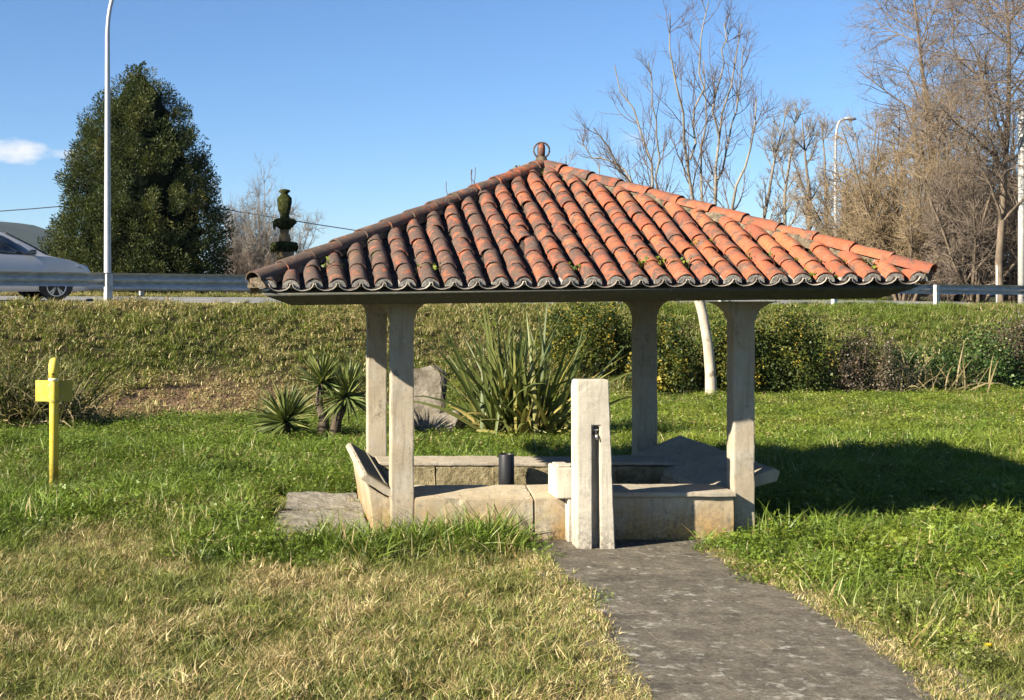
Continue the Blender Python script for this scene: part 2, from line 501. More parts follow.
M['conifer_core'] = m_plain('conifer_block_core', (.010, .014, .007), 1.0, 0, .4, 0.0)  # near-black skin of the added core inside the crown
M['hedge'] = m_leaf('hedge_leaf', [(0, (.02, .035, .01)), (.4, (.05, .07, .015)), (.62, (.12, .125, .022)), (.85, (.26, .20, .03)), (1, (.40, .29, .04))], .2, .02)
M['redbush'] = m_leaf('russet_leaf', [(0, (.05, .04, .025)), (.5, (.10, .075, .045)), (.8, (.16, .10, .06)), (1, (.12, .12, .05))], .2, .06)
M['bramble'] = m_leaf('bramble_leaf', [(0, (.025, .05, .014)), (.5, (.06, .11, .025)), (.8, (.12, .17, .04)), (1, (.30, .27, .10))], .25, .03)
M['flax'] = m_leaf('flax_leaf', [(0, (.032, .05, .012)), (.4, (.075, .10, .024)), (.7, (.15, .165, .045)), (.88, (.28, .23, .06)), (1, (.36, .265, .10))], .2, .05)
M['yucca'] = m_leaf('yucca_leaf', [(0, (.04, .06, .016)), (.5, (.095, .125, .032)), (.8, (.19, .20, .06)), (1, (.36, .30, .12))], .15, .05)
M['reed'] = m_leaf('dry_reed', [(0, (.04, .05, .016)), (.3, (.085, .09, .032)), (.6, (.19, .15, .075)), (1, (.34, .27, .145))], .25, .02)
M['moss'] = m_leaf('moss_leaf', [(0, (.05, .08, .012)), (.5, (.12, .16, .02)), (1, (.24, .26, .03))], .2, .04)
M['petal'] = m_leaf('dandelion_petal', [(0, (.80, .52, .01)), (1, (.90, .66, .02))], .2, .03)

def m_moss_stone():
    t = NT('moss_on_stone')
    a = t.noise(9, 7, .7)
    c = t.ramp(a, [(.3, (.012, .018, .006)), (.48, (.028, .036, .011)), (.6, (.055, .058, .02)), (.72, (.18, .14, .08))])
    return t.finish(c, .97, t.bump(t.noise(40, 5, .7), 1.0, .05), spec=.05)
M['moss_stone'] = m_moss_stone()
M['fount_stone'] = m_concrete('fountain_stone', (.20, .15, .085), .3, .8)

def m_grass(name, transl=.2):
    t = NT(name)
    ci = t.attr('col', 'INSTANCER').outputs['Color']
    dry = t.attr('dry', 'INSTANCER').outputs['Fac']
    bl = t.attr('var').outputs['Fac']
    isdry = t.math('LESS_THAN', bl, dry)
    h = t.attr('var2').outputs['Fac']
    straw = t.ramp(h, [(0, (.24, .165, .065)), (.35, (.42, .33, .15)), (.7, (.56, .48, .24)), (.85, (.33, .22, .095)), (1, (.13, .085, .04))])
    gcol = t.mix(h, t.mix(.6, ci, (.008, .02, .004)), t.mix(.35, ci, (.26, .32, .03)))
    c = t.mix(isdry, gcol, straw)
    d = t.new('ShaderNodeBsdfDiffuse'); t.set(d.inputs[0], c)
    tr = t.new('ShaderNodeBsdfTranslucent'); t.set(tr.inputs[0], t.mix(.45, c, (.24, .30, .01)))
    g = t.new('ShaderNodeBsdfGlossy'); g.inputs['Roughness'].default_value = .5; g.inputs[0].default_value = (.8, .8, .7, 1)
    m1 = t.new('ShaderNodeMixShader'); m1.inputs[0].default_value = transl
    t.l.new(d.outputs[0], m1.inputs[1]); t.l.new(tr.outputs[0], m1.inputs[2])
    m2 = t.new('ShaderNodeMixShader'); m2.inputs[0].default_value = .04
    t.l.new(m1.outputs[0], m2.inputs[1]); t.l.new(g.outputs[0], m2.inputs[2])
    t.l.new(m2.outputs[0], t.out.inputs['Surface'])
    return t.m
M['grass'] = m_grass('grass_blade')

# ------------------------------------------------------------------ terrain
PATH_L = [(3.0, 1.40), (4.0, 1.50), (6.37, 1.76), (8.44, 1.98), (9.6, 1.96), (10.32, 1.84)]
PATH_R = [(3.0, 2.85), (4.0, 2.97), (6.37, 3.32), (8.44, 3.50), (9.2, 3.40), (9.7, 3.34), (10.32, 3.62)]
def pl(y): return np.interp(y, [p[0] for p in PATH_L], [p[1] for p in PATH_L])
def pr(y): return np.interp(y, [p[0] for p in PATH_R], [p[1] for p in PATH_R])
RT = np.array([.896, .443]); RN = np.array([-.443, .896]); RO = np.array([-3.13, 25.0])   # road frame
def road_sq(X, Y):
    dx, dy = X - RO[0], Y - RO[1]
    return dx * RT[0] + dy * RT[1], dx * RN[0] + dy * RN[1]
def road_xy(s, q):
    return RO[0] + s * RT[0] + q * RN[0], RO[1] + s * RT[1] + q * RN[1]
def z_edge(s):
    return 1.74 - .0065 * np.clip(s, -40, 60)
def z_road(s, q):
    return z_edge(s) + .05 + .015 * (q - .7)
def toe(s):
    return np.clip(-4.7 - .055 * (s + 1), -8.0, -3.0)
def z_ground(X, Y):
    X = np.asarray(X, float); Y = np.asarray(Y, float)
    s, q = road_sq(X, Y)
    qt = toe(s)
    f = np.clip((q - qt) / (-.35 - qt), 0, 1)
    f = f * f * (3 - 2 * f) * .45 + f * .55
    z = z_edge(s) * f
    lump = (fbm(X * .45 + 9, Y * .45, 3) - .5) * .10 + (fbm(X * 1.7, Y * 1.7, 5) - .5) * .05
    damp = np.clip((np.hypot(X - 2.4, Y - 11.4) - 2.6) / 2.5, 0, 1)
    dp = np.maximum(np.maximum(pl(Y) - X, X - pr(Y)), Y - 10.4); damp = damp * np.clip((dp - .15) / .6, 0, 1)
    onroad = np.clip(1 - np.clip((np.abs(q - 4.2) - 4.3) / .5, 0, 1), 0, 1)
    z = z + lump * damp * (1 - onroad) * np.where(f > 0, 1.3, 1)
    z = np.where(q > 8.2, z_edge(s) + .12 + lump * .6, z)
    return z

def ramp_coords(lo, hi, step, far_lo, far_hi):
    a = list(np.arange(lo, hi + step, step))
    st = step
    while a[-1] < far_hi: st *= 1.25; a.append(a[-1] + st)
    st = step; b = []
    x = lo
    while x > far_lo: st *= 1.25; x -= st; b.append(x)
    return np.array(b[::-1] + a)
gx = ramp_coords(-9, 27, .22, -4000, 4000); gy = ramp_coords(3, 40, .22, -300, 5500)
GX, GY = np.meshgrid(gx, gy)
GZ = z_ground(GX, GY)
def litter_mask(X, Y):
    u = PX + F * X / np.maximum(Y, 1); s, q = road_sq(X, Y); qt = toe(s)
    a = np.exp(-((X + 1.4) / 1.9) ** 2 - ((q - (qt + .55)) / .75) ** 2)
    b = .55 * np.exp(-((X - .9) / 1.2) ** 2 - ((q - (qt + .4)) / .5) ** 2)
    return np.clip(1.5 * np.maximum(a, b) * (.55 + fbm(X * 1.5, Y * 1.5, 21)), 0, 1)
n0, n1_ = GX.shape
ii = np.arange(n0 - 1)[:, None] * n1_ + np.arange(n1_ - 1)[None]
Q = np.stack([ii, ii + 1, ii + n1_ + 1, ii + n1_], -1).reshape(-1, 4)
ground = obj_np('ground', np.stack([GX, GY, GZ], -1).reshape(-1, 3), Q, M['ground'], smooth=True, attrs={'litter': litter_mask(GX, GY).ravel()})
tag(ground, 'grassy ground rising to the road bank', kind='structure')

# road with edge lines
ss = np.linspace(-120, 260, 200); qq = np.linspace(.7, 7.9, 6)
S_, Q_ = np.meshgrid(ss, qq)
RX, RY = road_xy(S_, Q_)
n0, n1_ = RX.shape
ii = np.arange(n0 - 1)[:, None] * n1_ + np.arange(n1_ - 1)[None]
QD = np.stack([ii, ii + 1, ii + n1_ + 1, ii + n1_], -1).reshape(-1, 4)
road = obj_np('road', np.stack([RX, RY, z_road(S_, Q_)], -1).reshape(-1, 3), QD, M['road'])
tag(road, 'grey asphalt road on top of the bank', kind='structure')
def road_line(q0, q1, s0, s1):
    S2 = np.linspace(s0, s1, max(2, int((s1 - s0) / 2)))
    A = np.array([[*road_xy(s, q0), z_road(s, q0) + .006] for s in S2] + [[*road_xy(s, q1), z_road(s, q1) + .006] for s in S2])
    n = len(S2); i = np.arange(n - 1)
    return A, np.stack([i, i + 1, i + n + 1, i + n], -1)
for nm, q0 in (('edge_line', 1.0), ('edge_line', 7.45)):
    v, f = road_line(q0, q0 + .13, -120, 260); obj_np(nm, v, f, M['white_paint'], road)
for k in range(-8, 22):
    v, f = road_line(4.2, 4.31, k * 9, k * 9 + 4); obj_np('lane_dash', v, f, M['white_paint'], road)

# far wooded hill behind the car
rng = np.random.default_rng(5)
def hill():
    xs = np.linspace(-1500, 1600, 120); ys = np.linspace(1500, 2300, 24)
    X, Y = np.meshgrid(xs, ys)
    prof = 112 * np.exp(-((X + 470) / 270) ** 2) + 30 * np.exp(-((X - 900) / 520) ** 2)
    t = np.clip((Y - 1500) / 350, 0, 1); t = t * t * (3 - 2 * t)
    Z = prof * t * (0.88 + .24 * fbm(X / 130, Y / 130, 8)) + 6 * fbm(X / 24, Y / 24, 9) * t - 1
    n0, n1 = X.shape; ii = np.arange(n0 - 1)[:, None] * n1 + np.arange(n1 - 1)[None]
    return np.stack([X, Y, Z], -1).reshape(-1, 3), np.stack([ii, ii + 1, ii + n1 + 1, ii + n1], -1).reshape(-1, 4)
t = NT('far_woods')
c = t.ramp(t.noise(.035, 7, .7), [(.3, (.012, .02, .018)), (.5, (.022, .03, .024)), (.7, (.035, .042, .03))])
M['far_woods'] = t.finish(c, 1.0, spec=.05)
v, f = hill()
tag(obj_np('hill', v, f, M['far_woods'], smooth=True), 'distant wooded hill on the horizon', kind='structure')

# ------------------------------------------------------------------ path of stone setts
ys = np.linspace(3.0, 10.34, 40)
A = np.array([[pl(y) - .1, y, .012 + z_ground(pl(y) - .1, y)] for y in ys] + [[pr(y) + .12, y, .012 + z_ground(pr(y) + .12, y)] for y in ys])
A[:, 2] = .022
i = np.arange(len(ys) - 1); n = len(ys)
path = obj_np('path', A, np.stack([i, i + 1, i + n + 1, i + n], -1), M['pathbed'])
tag(path, 'weathered stone paved path leading to the wash house', kind='structure')
bm = bmesh.new(); bmesh.ops.create_cube(bm, size=1)
top = [e for e in bm.edges if all(v.co.z > 0 for v in e.verts)]
bmesh.ops.bevel(bm, geom=top, offset=.012, segments=1, affect='EDGES')
sett_me = bpy.data.meshes.new('paving_stone'); bm.to_mesh(sett_me); bm.free(); sett_me.materials.append(M['path'])
y = 4.6
rr = random.Random(3)
while y < 10.28:
    dy = rr.uniform(.17, .25)
    if y + dy > 10.33: dy = 10.33 - y
    ym = y + dy / 2
    x0, x1 = float(pl(ym)), float(pr(ym))
    x = x0 - rr.uniform(0, .12)
    while x < x1:
        w = rr.uniform(.24, .46)
        o = link('paving_stone', sett_me, path, (x + w / 2, ym + rr.uniform(-.004, .004), .018 + rr.uniform(-.003, .002)))
        o.scale = (w - .0025, dy - .003, .03)
        o.rotation_euler = (rr.uniform(-.008, .008), rr.uniform(-.006, .006), rr.uniform(-.02, .02))
        x += w
    y += dy

# cracked slabs left of the basin
pad = empty('pavement', (0, 0, 0)); tag(pad, 'cracked concrete pavement left of the wash basin', kind='structure')
for (x0, x1, y0, y1) in ((-.10, .80, 9.96, 10.80), (.0, .84, 10.82, 11.72), (.12, .86, 11.74, 12.75)):
    prism_obj('paving_slab', [(x0 + .02, y0), (x1, y0 + .03), (x1 - .01, y1 - .01), (x0 + .05, y1)], 'z', -.02, .035 + random.uniform(-.008, .008), M['paving'], pad, .012)
for o in pad.children: roughen(o, 4, .014)

# ------------------------------------------------------------------ wash house
EX0, EX1, EY0, EY1, EZ = -.10, 4.86, 9.60, 14.45, 2.03
AX, AY, AZ = 2.52, 12.0, 3.09
wash = empty('wash_house', (2.4, 11.9, 0), 'open stone wash house with four posts and a hipped terracotta tile roof', 'wash house')
def child(o):
    o.parent = wash; o.matrix_parent_inverse = Matrix.Translation((-2.4, -11.9, 0)); return o
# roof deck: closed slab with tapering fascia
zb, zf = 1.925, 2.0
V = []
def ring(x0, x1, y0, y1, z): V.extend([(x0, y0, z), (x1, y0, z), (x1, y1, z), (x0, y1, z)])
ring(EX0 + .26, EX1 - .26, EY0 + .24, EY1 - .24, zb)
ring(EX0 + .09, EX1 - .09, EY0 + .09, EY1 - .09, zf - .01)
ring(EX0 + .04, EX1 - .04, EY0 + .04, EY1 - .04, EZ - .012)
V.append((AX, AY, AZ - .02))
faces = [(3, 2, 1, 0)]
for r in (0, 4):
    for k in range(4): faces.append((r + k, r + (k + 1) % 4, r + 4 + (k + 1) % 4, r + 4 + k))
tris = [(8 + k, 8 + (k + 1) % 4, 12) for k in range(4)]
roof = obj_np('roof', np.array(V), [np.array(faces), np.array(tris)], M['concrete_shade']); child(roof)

def arc_tile(r0, r1, L, th, up=True, seg=7, squash=.92, seed=0):
    """half-round tile, mouth at y=0 (radius r0) to y=L (radius r1)"""
    rg = random.Random(seed)
    rows = []
    for (yy, r) in ((0, r0), (L * .5, (r0 + r1) / 2), (L, r1)):
        o_, i_ = [], []
        w = rg.uniform(-.003, .003)
        for k in range(seg + 1):
            a = math.pi * k / seg
            sgn = 1 if up else -1
            o_.append((-(r) * math.cos(a) + w, yy + rg.uniform(-.004, .004) * (yy == 0), sgn * r * math.sin(a) * squash + rg.uniform(-.0015, .0015)))
            i_.append((-(r - th) * math.cos(a) + w, yy, sgn * (r - th) * math.sin(a) * squash))
        rows.append((o_, i_))
    V = []; n = seg + 1
    for o_, i_ in rows: V += o_ + i_
    Fq = []
    for b in (0, 1):
        s0, s1 = b * 2 * n, (b + 1) * 2 * n
        for k in range(seg):
            Fq.append((s0 + k, s0 + k + 1, s1 + k + 1, s1 + k)); Fq.append((s0 + n + k + 1, s0 + n + k, s1 + n + k, s1 + n + k + 1))
        Fq.append((s0, s1, s1 + n, s0 + n)); Fq.append((s0 + n - 1, s0 + 2 * n - 1, s1 + 2 * n - 1, s1 + n - 1))
    for k in range(seg):
        Fq.append((k, k + n, k + n + 1, k + 1)); s = 4 * n; Fq.append((s + k, s + k + 1, s + n + k + 1, s + n + k))
    return np.array(V), np.array(Fq)
def tile_mesh(name, mat, *a, **k):
    v, f = arc_tile(*a, **k)
    me = mesh_np(name, v, f, mat, True)
    bm = bmesh.new(); bm.from_mesh(me); bmesh.ops.recalc_face_normals(bm, faces=bm.faces)
    for e in bm.edges:
        if e.calc_face_angle(0) > .9: e.smooth = False
    bm.to_mesh(me); bm.free()
    return me
TL, TE = .32, .265
cov_me = [tile_mesh('cover_tile', M['tile'], .066, .059, TL, .008, seed=k) for k in range(4)]
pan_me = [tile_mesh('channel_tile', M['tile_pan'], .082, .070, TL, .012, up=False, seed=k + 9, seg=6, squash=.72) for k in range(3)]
hip_me = [tile_mesh('hip_tile', M['tile'], .084, .075, .36, .010, seed=k + 20, seg=8, squash=.85) for k in range(3)]

def slope_frame(side):
    # returns origin fn(s) on eave, x axis, up-slope axis, normal, eave range, hip extent
    a = {'front': ((EX0, EY0), (1, 0)), 'right': ((EX1, EY0), (0, 1)), 'back': ((EX1, EY1), (-1, 0)), 'left': ((EX0, EY1), (0, -1))}[side]
    p0 = Vector((*a[0], EZ)); xa = Vector((*a[1], 0))
    width = (EX1 - EX0) if side in ('front', 'back') else (EY1 - EY0)
    ap = Vector((AX, AY, AZ))
    sa = (ap - p0).dot(xa)
    foot = p0 + xa * sa
    up = (ap - foot); Lm = up.length; up.normalize()
    return p0, xa, up, xa.cross(up), width, sa, Lm
def slope_tiles(side, rg):
    p0, xa, up, nn, width, sa, Lm = slope_frame(side)
    ncol = 29; pitch = width / ncol
    R3 = Matrix((xa, up, nn)).transposed()
    out = []
    for j in range(ncol + 1):
        for kind in ('pan', 'cover'):
            s = (j + (0 if kind == 'pan' else .5)) * pitch
            if s > width - .03 or s < .03: continue
            top = Lm * (s / sa if s < sa else (width - s) / (width - sa))
            y = -.035 if kind == 'pan' else -.015
            row = 0
            while y < top - .05:
                rem = top - y
                sc = min(1.0, (rem + .03) / TL) if rem < TE else 1.0
                if rem < TE and sc < .22: break
                pitch_up = .026 if kind == 'cover' else .03
                zo = .046 if kind == 'cover' else .066
                loc = p0 + xa * (s + rg.uniform(-.006, .006)) + up * (y + rg.gauss(0, .014) * (row > 0)) + nn * (zo + .006)
                rot = R3.to_4x4() @ Matrix.Rotation(-pitch_up + rg.uniform(-.012, .012), 4, 'X') @ Matrix.Rotation(rg.gauss(0, .03), 4, 'Z') @ Matrix.Rotation(rg.gauss(0, .07), 4, 'Y')
                mat = Matrix.Translation(loc) @ rot @ Matrix.Diagonal((1, sc, 1, 1))
                out.append((kind, row, j, mat))
                y += TE; row += 1
    return out
rg = random.Random(12)
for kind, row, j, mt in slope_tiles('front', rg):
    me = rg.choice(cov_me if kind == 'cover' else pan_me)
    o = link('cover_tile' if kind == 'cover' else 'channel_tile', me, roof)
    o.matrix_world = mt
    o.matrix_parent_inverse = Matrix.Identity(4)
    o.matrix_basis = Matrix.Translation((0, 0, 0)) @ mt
side_parts = []
for sd in ('right', 'back', 'left'):
    for kind, row, j, mt in slope_tiles(sd, rg):
        v, f = arc_tile(.066, .059, TL, .008) if kind == 'cover' else arc_tile(.082, .070, TL, .012, up=False, seg=6, squash=.72)
        A = np.array(mt); side_parts.append((v @ A[:3, :3].T + A[:3, 3], f))
v, f = merge(side_parts)
so = obj_np('side_slope_tiles', v, [np.concatenate(f)], M['tile_stuff'], smooth=True); child(so); so['kind'] = 'stuff'
# eave mortar under each cover tile, front; pale lip of each channel
p0, xa, up, nn, width, sa, Lm = slope_frame('front')
pitch = width / 29
def plug_mesh(seed):
    rg2 = random.Random(seed); pts = [(-.071, -.012)] + [(-.064 * math.cos(math.pi * k / 8) , .060 * math.sin(math.pi * k / 8) + rg2.uniform(-.004, .002)) for k in range(9)] + [(.071, -.012)]
    bm = bmesh.new(); bm_prism(bm, [pts[1]] + pts[2:10] , 'y', rg2.uniform(-.026, -.012), .10)
    bmesh.ops.recalc_face_normals(bm, faces=bm.faces)
    me = bpy.data.meshes.new('mortar_plug'); bm.to_mesh(me); bm.free(); me.materials.append(M['plug']); return me
plugs = [plug_mesh(k) for k in range(5)]
def lip_mesh():
    v, f = arc_tile(.0825, .082, .010, .0065, up=False, seg=7, squash=.72)
    return mesh_np('channel_lip', v, f, M['pan_rim'])
lip = lip_mesh()
for j in range(29):
    o = link('mortar_plug', rg.choice(plugs), roof, p0 + xa * (j + .5) * pitch + up * -.004 + nn * .036)
    o.rotation_euler = (math.atan2(AZ - EZ, AY - EY0) * .6, rg.uniform(-.1, .1), rg.uniform(-.05, .05))
    if 0 < j:
        o = link('channel_lip', lip, roof, p0 + xa * j * pitch + up * -.046 + nn * .078)
        o.rotation_euler = (math.atan2(AZ - EZ, AY - EY0), 0, 0)
# hips
apex = Vector((AX, AY, AZ + .03))
for (cx, cy) in ((EX0, EY0), (EX1, EY0), (EX1, EY1), (EX0, EY1)):
    c0 = Vector((cx, cy, EZ + .045)); d = apex - c0; Lh = d.length; d.normalize()
    side = d.cross(Vector((0, 0, 1))).normalized(); nz = side.cross(d)
    R3 = Matrix((side, d, nz)).transposed().to_4x4()
    # mortar bedding
    bm = bmesh.new(); prev = None
    for k in range(26):
        tt = k / 25; w = .08 + rg.uniform(-.028, .028)
        c = c0 + d * (Lh * tt) + nz * (.012 + rg.uniform(-.008, .008))
        cur = [bm.verts.new(c - side * w - nz * .03), bm.verts.new(c - side * w * .7 + nz * (.045 + rg.uniform(-.01, .01))), bm.verts.new(c + side * w * .7 + nz * (.045 + rg.uniform(-.01, .01))), bm.verts.new(c + side * w - nz * .03)]
        if prev:
            for a in range(3): bm.faces.new((prev[a], prev[a + 1], cur[a + 1], cur[a]))
        else: bm.faces.new(cur)
        prev = cur
    bm.faces.new(prev[::-1])
    bm_obj('hip_mortar', bm, M['mortar'], roof)
    y = -.02
    while y < Lh - .12:
        mt = Matrix.Translation(c0 + d * y + nz * .045) @ R3 @ Matrix.Rotation(-.03 + rg.uniform(-.015, .015), 4, 'X') @ Matrix.Rotation(rg.uniform(-.04, .04), 4, 'Z') @ Matrix.Rotation(rg.uniform(-.1, .1), 4, 'Y')
        if y + .36 > Lh: mt = mt @ Matrix.Diagonal((1, max(.4, (Lh - y) / .36), 1, 1))
        o = link('hip_tile', rg.choice(hip_me), roof); o.matrix_basis = mt
        y += .30
# finial: mossy knob, broken clay stub and iron ring
rngf = np.random.default_rng(2)
v, f = lathe([(.10, -.08), (.095, 0), (.065, .03), (.058, .06), (.05, .10), (.02, .115)], 12, .05, rngf, (AX, AY, AZ + .05))
knob = obj_np('finial', v, f, M['mortar'], smooth=True); child(knob)
v, f = lathe([(.034, .09), (.037, .17), (.034, .21), (.018, .235)], 9, .03, rngf, (AX, AY, AZ + .05)); obj_np('clay_stub', v, f, M['tile_stuff'], knob)
th = np.linspace(-.35 * np.pi, 1.35 * np.pi, 22)
tube_obj('iron_ring', [(AX + .072 * math.cos(a), AY - .012, AZ + .05 + .165 + .072 * math.sin(a)) for a in th], .009, M['bark_dark'], knob, 6)

# the old roof sags slightly to the left
TILT = Matrix.Translation((2.4, 12, 1.93)) @ Matrix.Rotation(math.radians(-.65), 4, 'Y') @ Matrix.Translation((-2.4, -12, -1.93))
roof.matrix_basis = TILT; so.matrix_basis = TILT; knob.matrix_basis = TILT
# posts
for (x0, x1, y0, capw) in ((.965, 1.148, 10.36, .15), (.982, 1.178, 13.10, .14), (3.718, 3.888, 10.42, .19), (3.70, 3.905, 13.10, .17)):
    w = x1 - x0; y1 = y0 + w
    p = box_obj('post', x0, x1, y0, y1, -.05, 1.79, M['concrete'], None, .012, 2); child(p)
    pts = [(x0 - .004, 1.775), (x1 + .004, 1.775)]
    arc = [(x1 + .004 + capw * (1 - math.cos(a)), 1.775 + .145 * math.sin(a)) for a in np.linspace(.1, math.pi / 2, 7)]
    arcl = [(x0 + x1 - a, b) for a, b in arc[::-1]]
    poly = pts + arc + [(arc[-1][0], 1.923), (arcl[0][0], 1.923)] + arcl
    cpt = prism_obj('capital', poly, 'y', y0 - .012, y1 + .012, M['concrete'], p)

for o in [c for c in wash.children if c.name.startswith('post')]:
    roughen(o, 5, .0035, .012)
# moss and weeds lodged between the tiles
def frand_leaves(rng, C, size, up=.5):
    """diamond leaves at C (N,3): verts, faces, per-vertex var"""
    N = len(C)
    d = norm(rng.normal(size=(N, 3)) + np.array([0, 0, up])); r = norm(np.cross(d, rng.normal(size=(N, 3))))
    L = size * rng.uniform(.6, 1.3, (N, 1)); w = L * rng.uniform(.28, .45, (N, 1))
    nrm = np.cross(d, r)
    V = np.stack([C, C + d * L * .5 + r * w + nrm * w * .3, C + d * L, C + d * L * .5 - r * w + nrm * w * .3], 1).reshape(-1, 3)
    f = np.arange(N)[:, None] * 4 + np.arange(4)[None]
    return V, f
mrng = np.random.default_rng(17)
spots = [(761, 261, 90), (803, 263, 70), (833, 266, 70), (861, 270, 80), (818, 279, 60), (680, 268, 60), (658, 266, 45), (640, 267, 40), (572, 272, 35), (906, 275, 50), (700, 245, 30), (870, 262, 40), (330, 268, 30), (430, 272, 25), (524, 172, 40), (552, 175, 40)]
Cs = []
slp = (AZ - EZ) / (AY - EY0)
for (u, v_, n_) in spots:
    # intersect the view ray with the front slope to find the spot on the roof
    k = (EZ + .05 - EYE - slp * EY0) / ((PY - v_) / F - slp)
    Cs.append(np.array(W(u, v_, k)) + mrng.normal(size=(n_, 3)) * np.array([.05, .03, .018]) + [0, 0, .015])
C = np.concatenate(Cs); v, f = frand_leaves(mrng, C, .035, .8)
mo = obj_np('roof_moss', v, f, M['moss'], None, attrs={'var': np.repeat(mrng.random(len(C)), 4)}); child(mo); mo['kind'] = 'stuff'
# dry weed stalks on the left hip
P = []
for (u, v_) in ((474, 184), (471, 184), (476, 182), (447, 196)):
    b = W(u, v_ + 8, 10.9)
    P.append([b + Vector((dx * .5, 0, dz)) for dx, dz in zip(np.cumsum(mrng.normal(0, .03, 4)), (0, .06, .12, .19))])
v, q = tubes(np.array([[list(a) for a in p] for p in P]), np.full((4, 4), .003), 4)
wd = obj_np('roof_weeds', v, q, M['twig_red']); child(wd)

# ------------------------------------------------------------------ wash basin
basin = empty('wash_basin', (0, 0, 0), 'low rectangular stone wash basin with sloping washing slabs under the roof', 'wash basin')
prism_obj('front_panel', [(10.35, -.05), (10.35, .355), (10.70, .415), (10.70, -.05)], 'x', 1.152, 2.10, M['basin_stone'], basin, .008)
prism_obj('front_panel', [(10.352, -.05), (10.352, .36), (10.70, .417), (10.70, -.05)], 'x', 2.106, 2.60, M['basin_stone'], basin, .008)
prism_obj('front_panel', [(10.33, -.05), (10.33, .372), (10.62, .372), (10.62, -.05)], 'x', 2.606, 3.69, M['basin_stone'], basin, .006)
prism_obj('ledge', [(10.30, .374), (10.30, .412), (10.72, .417), (10.72, .374)], 'x', 2.62, 3.700, M['coping'], basin, .006)
# back wall: rough stones under coping slabs
xs = [1.0, 1.52, 2.06, 2.62, 3.20, 3.76]
for a, b in zip(xs[:-1], xs[1:]):
    bm = bmesh.new(); bm_box(bm, a + .001, b - .001, 11.98 + random.uniform(-.015, .015), 12.42, -.05, .395, .008, 1)
    bmesh.ops.subdivide_edges(bm, edges=bm.edges[:], cuts=2, use_grid_fill=True)
    for vv in bm.verts: vv.co += Vector((random.uniform(-.006, .006), random.uniform(-.012, .012), random.uniform(-.004, .004)))
    bm_obj('stone', bm, M['rubble'], basin)
for a, b, dz in ((1.0, 2.17, 0), (2.19, 2.95, -.006), (2.96, 3.77, .004)):
    box_obj('coping', a, b, 11.965, 12.46, .400 + dz, .430 + dz, M['coping'], basin, .008, 2)
# left wall and slab
prism_obj('side_wall', [(.86, -.05), (.79, .44), (1.14, .225), (1.14, -.05)], 'y', 10.44, 12.5, M['basin_stone'], basin, .01)
sl = prism_obj('washing_slab', [(.725, .505), (.765, .545), (1.24, .245), (1.20, .205)], 'y', 10.38, 12.58, M['coping'], basin, .008)
prism_obj('wash_surface_shaded', [(.775, .535), (.779, .544), (1.235, .256), (1.23, .246)], 'y', 10.40, 12.56, M['slab_dark'], sl)  # dark sheet carrying the shade of the slab's inward face
for k in range(2):
    t_ = .34 + k * .16
    cx, cz = .779 + (1.235 - .779) * t_, .544 + (.256 - .544) * t_
    prism_obj('ridge', [(cx - .02, cz + .006), (cx - .003, cz + .019), (cx + .02, cz - .004), (cx, cz - .01)], 'y', 10.5, 12.48, M['slab_dark'], sl)
# right wall and slab
prism_obj('side_wall', [(3.60, -.05), (3.60, .305), (4.02, .43), (3.95, -.05)], 'y', 10.86, 12.9, M['basin_stone'], basin, .01)
bm = bmesh.new()
bm_prism(bm, [(3.62, .31), (3.62, .366), (3.705, .399), (3.705, .33)], 'y', 10.74, 13.06)
bm_prism(bm, [(3.706, .33), (3.706, .399), (4.12, .562), (4.165, .53), (4.14, .455)], 'y', 10.61, 13.06)
bmesh.ops.bevel(bm, geom=list(bm.edges), offset=.006, segments=1, affect='EDGES')
sr = bm_obj('washing_slab', bm, M['coping'], basin)
for o in [c for c in basin.children if c.name.split('.')[0] in ('front_panel', 'ledge', 'coping', 'side_wall', 'washing_slab')]:
    roughen(o, 5, .005, .016)
# basin floor with silt
bm = bmesh.new(); bm_box(bm, 1.14, 3.56, 10.62, 11.99, -.05, .12)
bm_obj('floor', bm, M['pathbed'], basin)
# weeds inside basin
wr = np.random.default_rng(4)
def blades(rng, N, base, spread, h, wdt, lean=.35, seg=3):
    """grass blades: verts, faces list, var, var2"""
    az = rng.uniform(0, 2 * np.pi, N); r = spread * np.sqrt(rng.random(N))
    b = np.stack([r * np.cos(az), r * np.sin(az), np.zeros(N)], -1) + base
    az2 = az + rng.normal(0, 1.6, N)
    out = np.stack([np.cos(az2), np.sin(az2), 0 * az2], -1)
    L = h * rng.uniform(.55, 1.15, N); ln = lean * rng.uniform(.3, 1.8, N)
    side = np.stack([-np.sin(az2), np.cos(az2), 0 * az2], -1)
    side = norm(side + .5 * rng.normal(size=(N, 3)) * np.array([1, 1, 0]))
    V = []
    for k in range(seg + 1):
        t_ = k / seg
        c = b + out * (L * ln * t_ ** 1.8)[:, None] + np.array([0, 0, 1.]) * (L * (t_ - .25 * ln * t_ ** 2.5))[:, None]
        wv = wdt * (1 - t_ ** 1.6) * rng.uniform(.8, 1.2, N)
        if k < seg: V += [c - side * wv[:, None], c + side * wv[:, None]]
        else: V += [c]
    V = np.stack(V, 1); m = V.shape[1]
    i = np.arange(N)[:, None] * m
    quads = np.concatenate([i + np.array([[2 * k, 2 * k + 1, 2 * k + 3, 2 * k + 2]]) for k in range(seg - 1)]) if seg > 1 else np.zeros((0, 4), int)
    tri = i + np.array([[2 * seg - 2, 2 * seg - 1, 2 * seg]])
    a = np.repeat(rng.random(N), m); a2 = np.repeat(rng.random(N), m)
    return V.reshape(-1, 3), [quads, tri], a, a2
parts = []; va = []
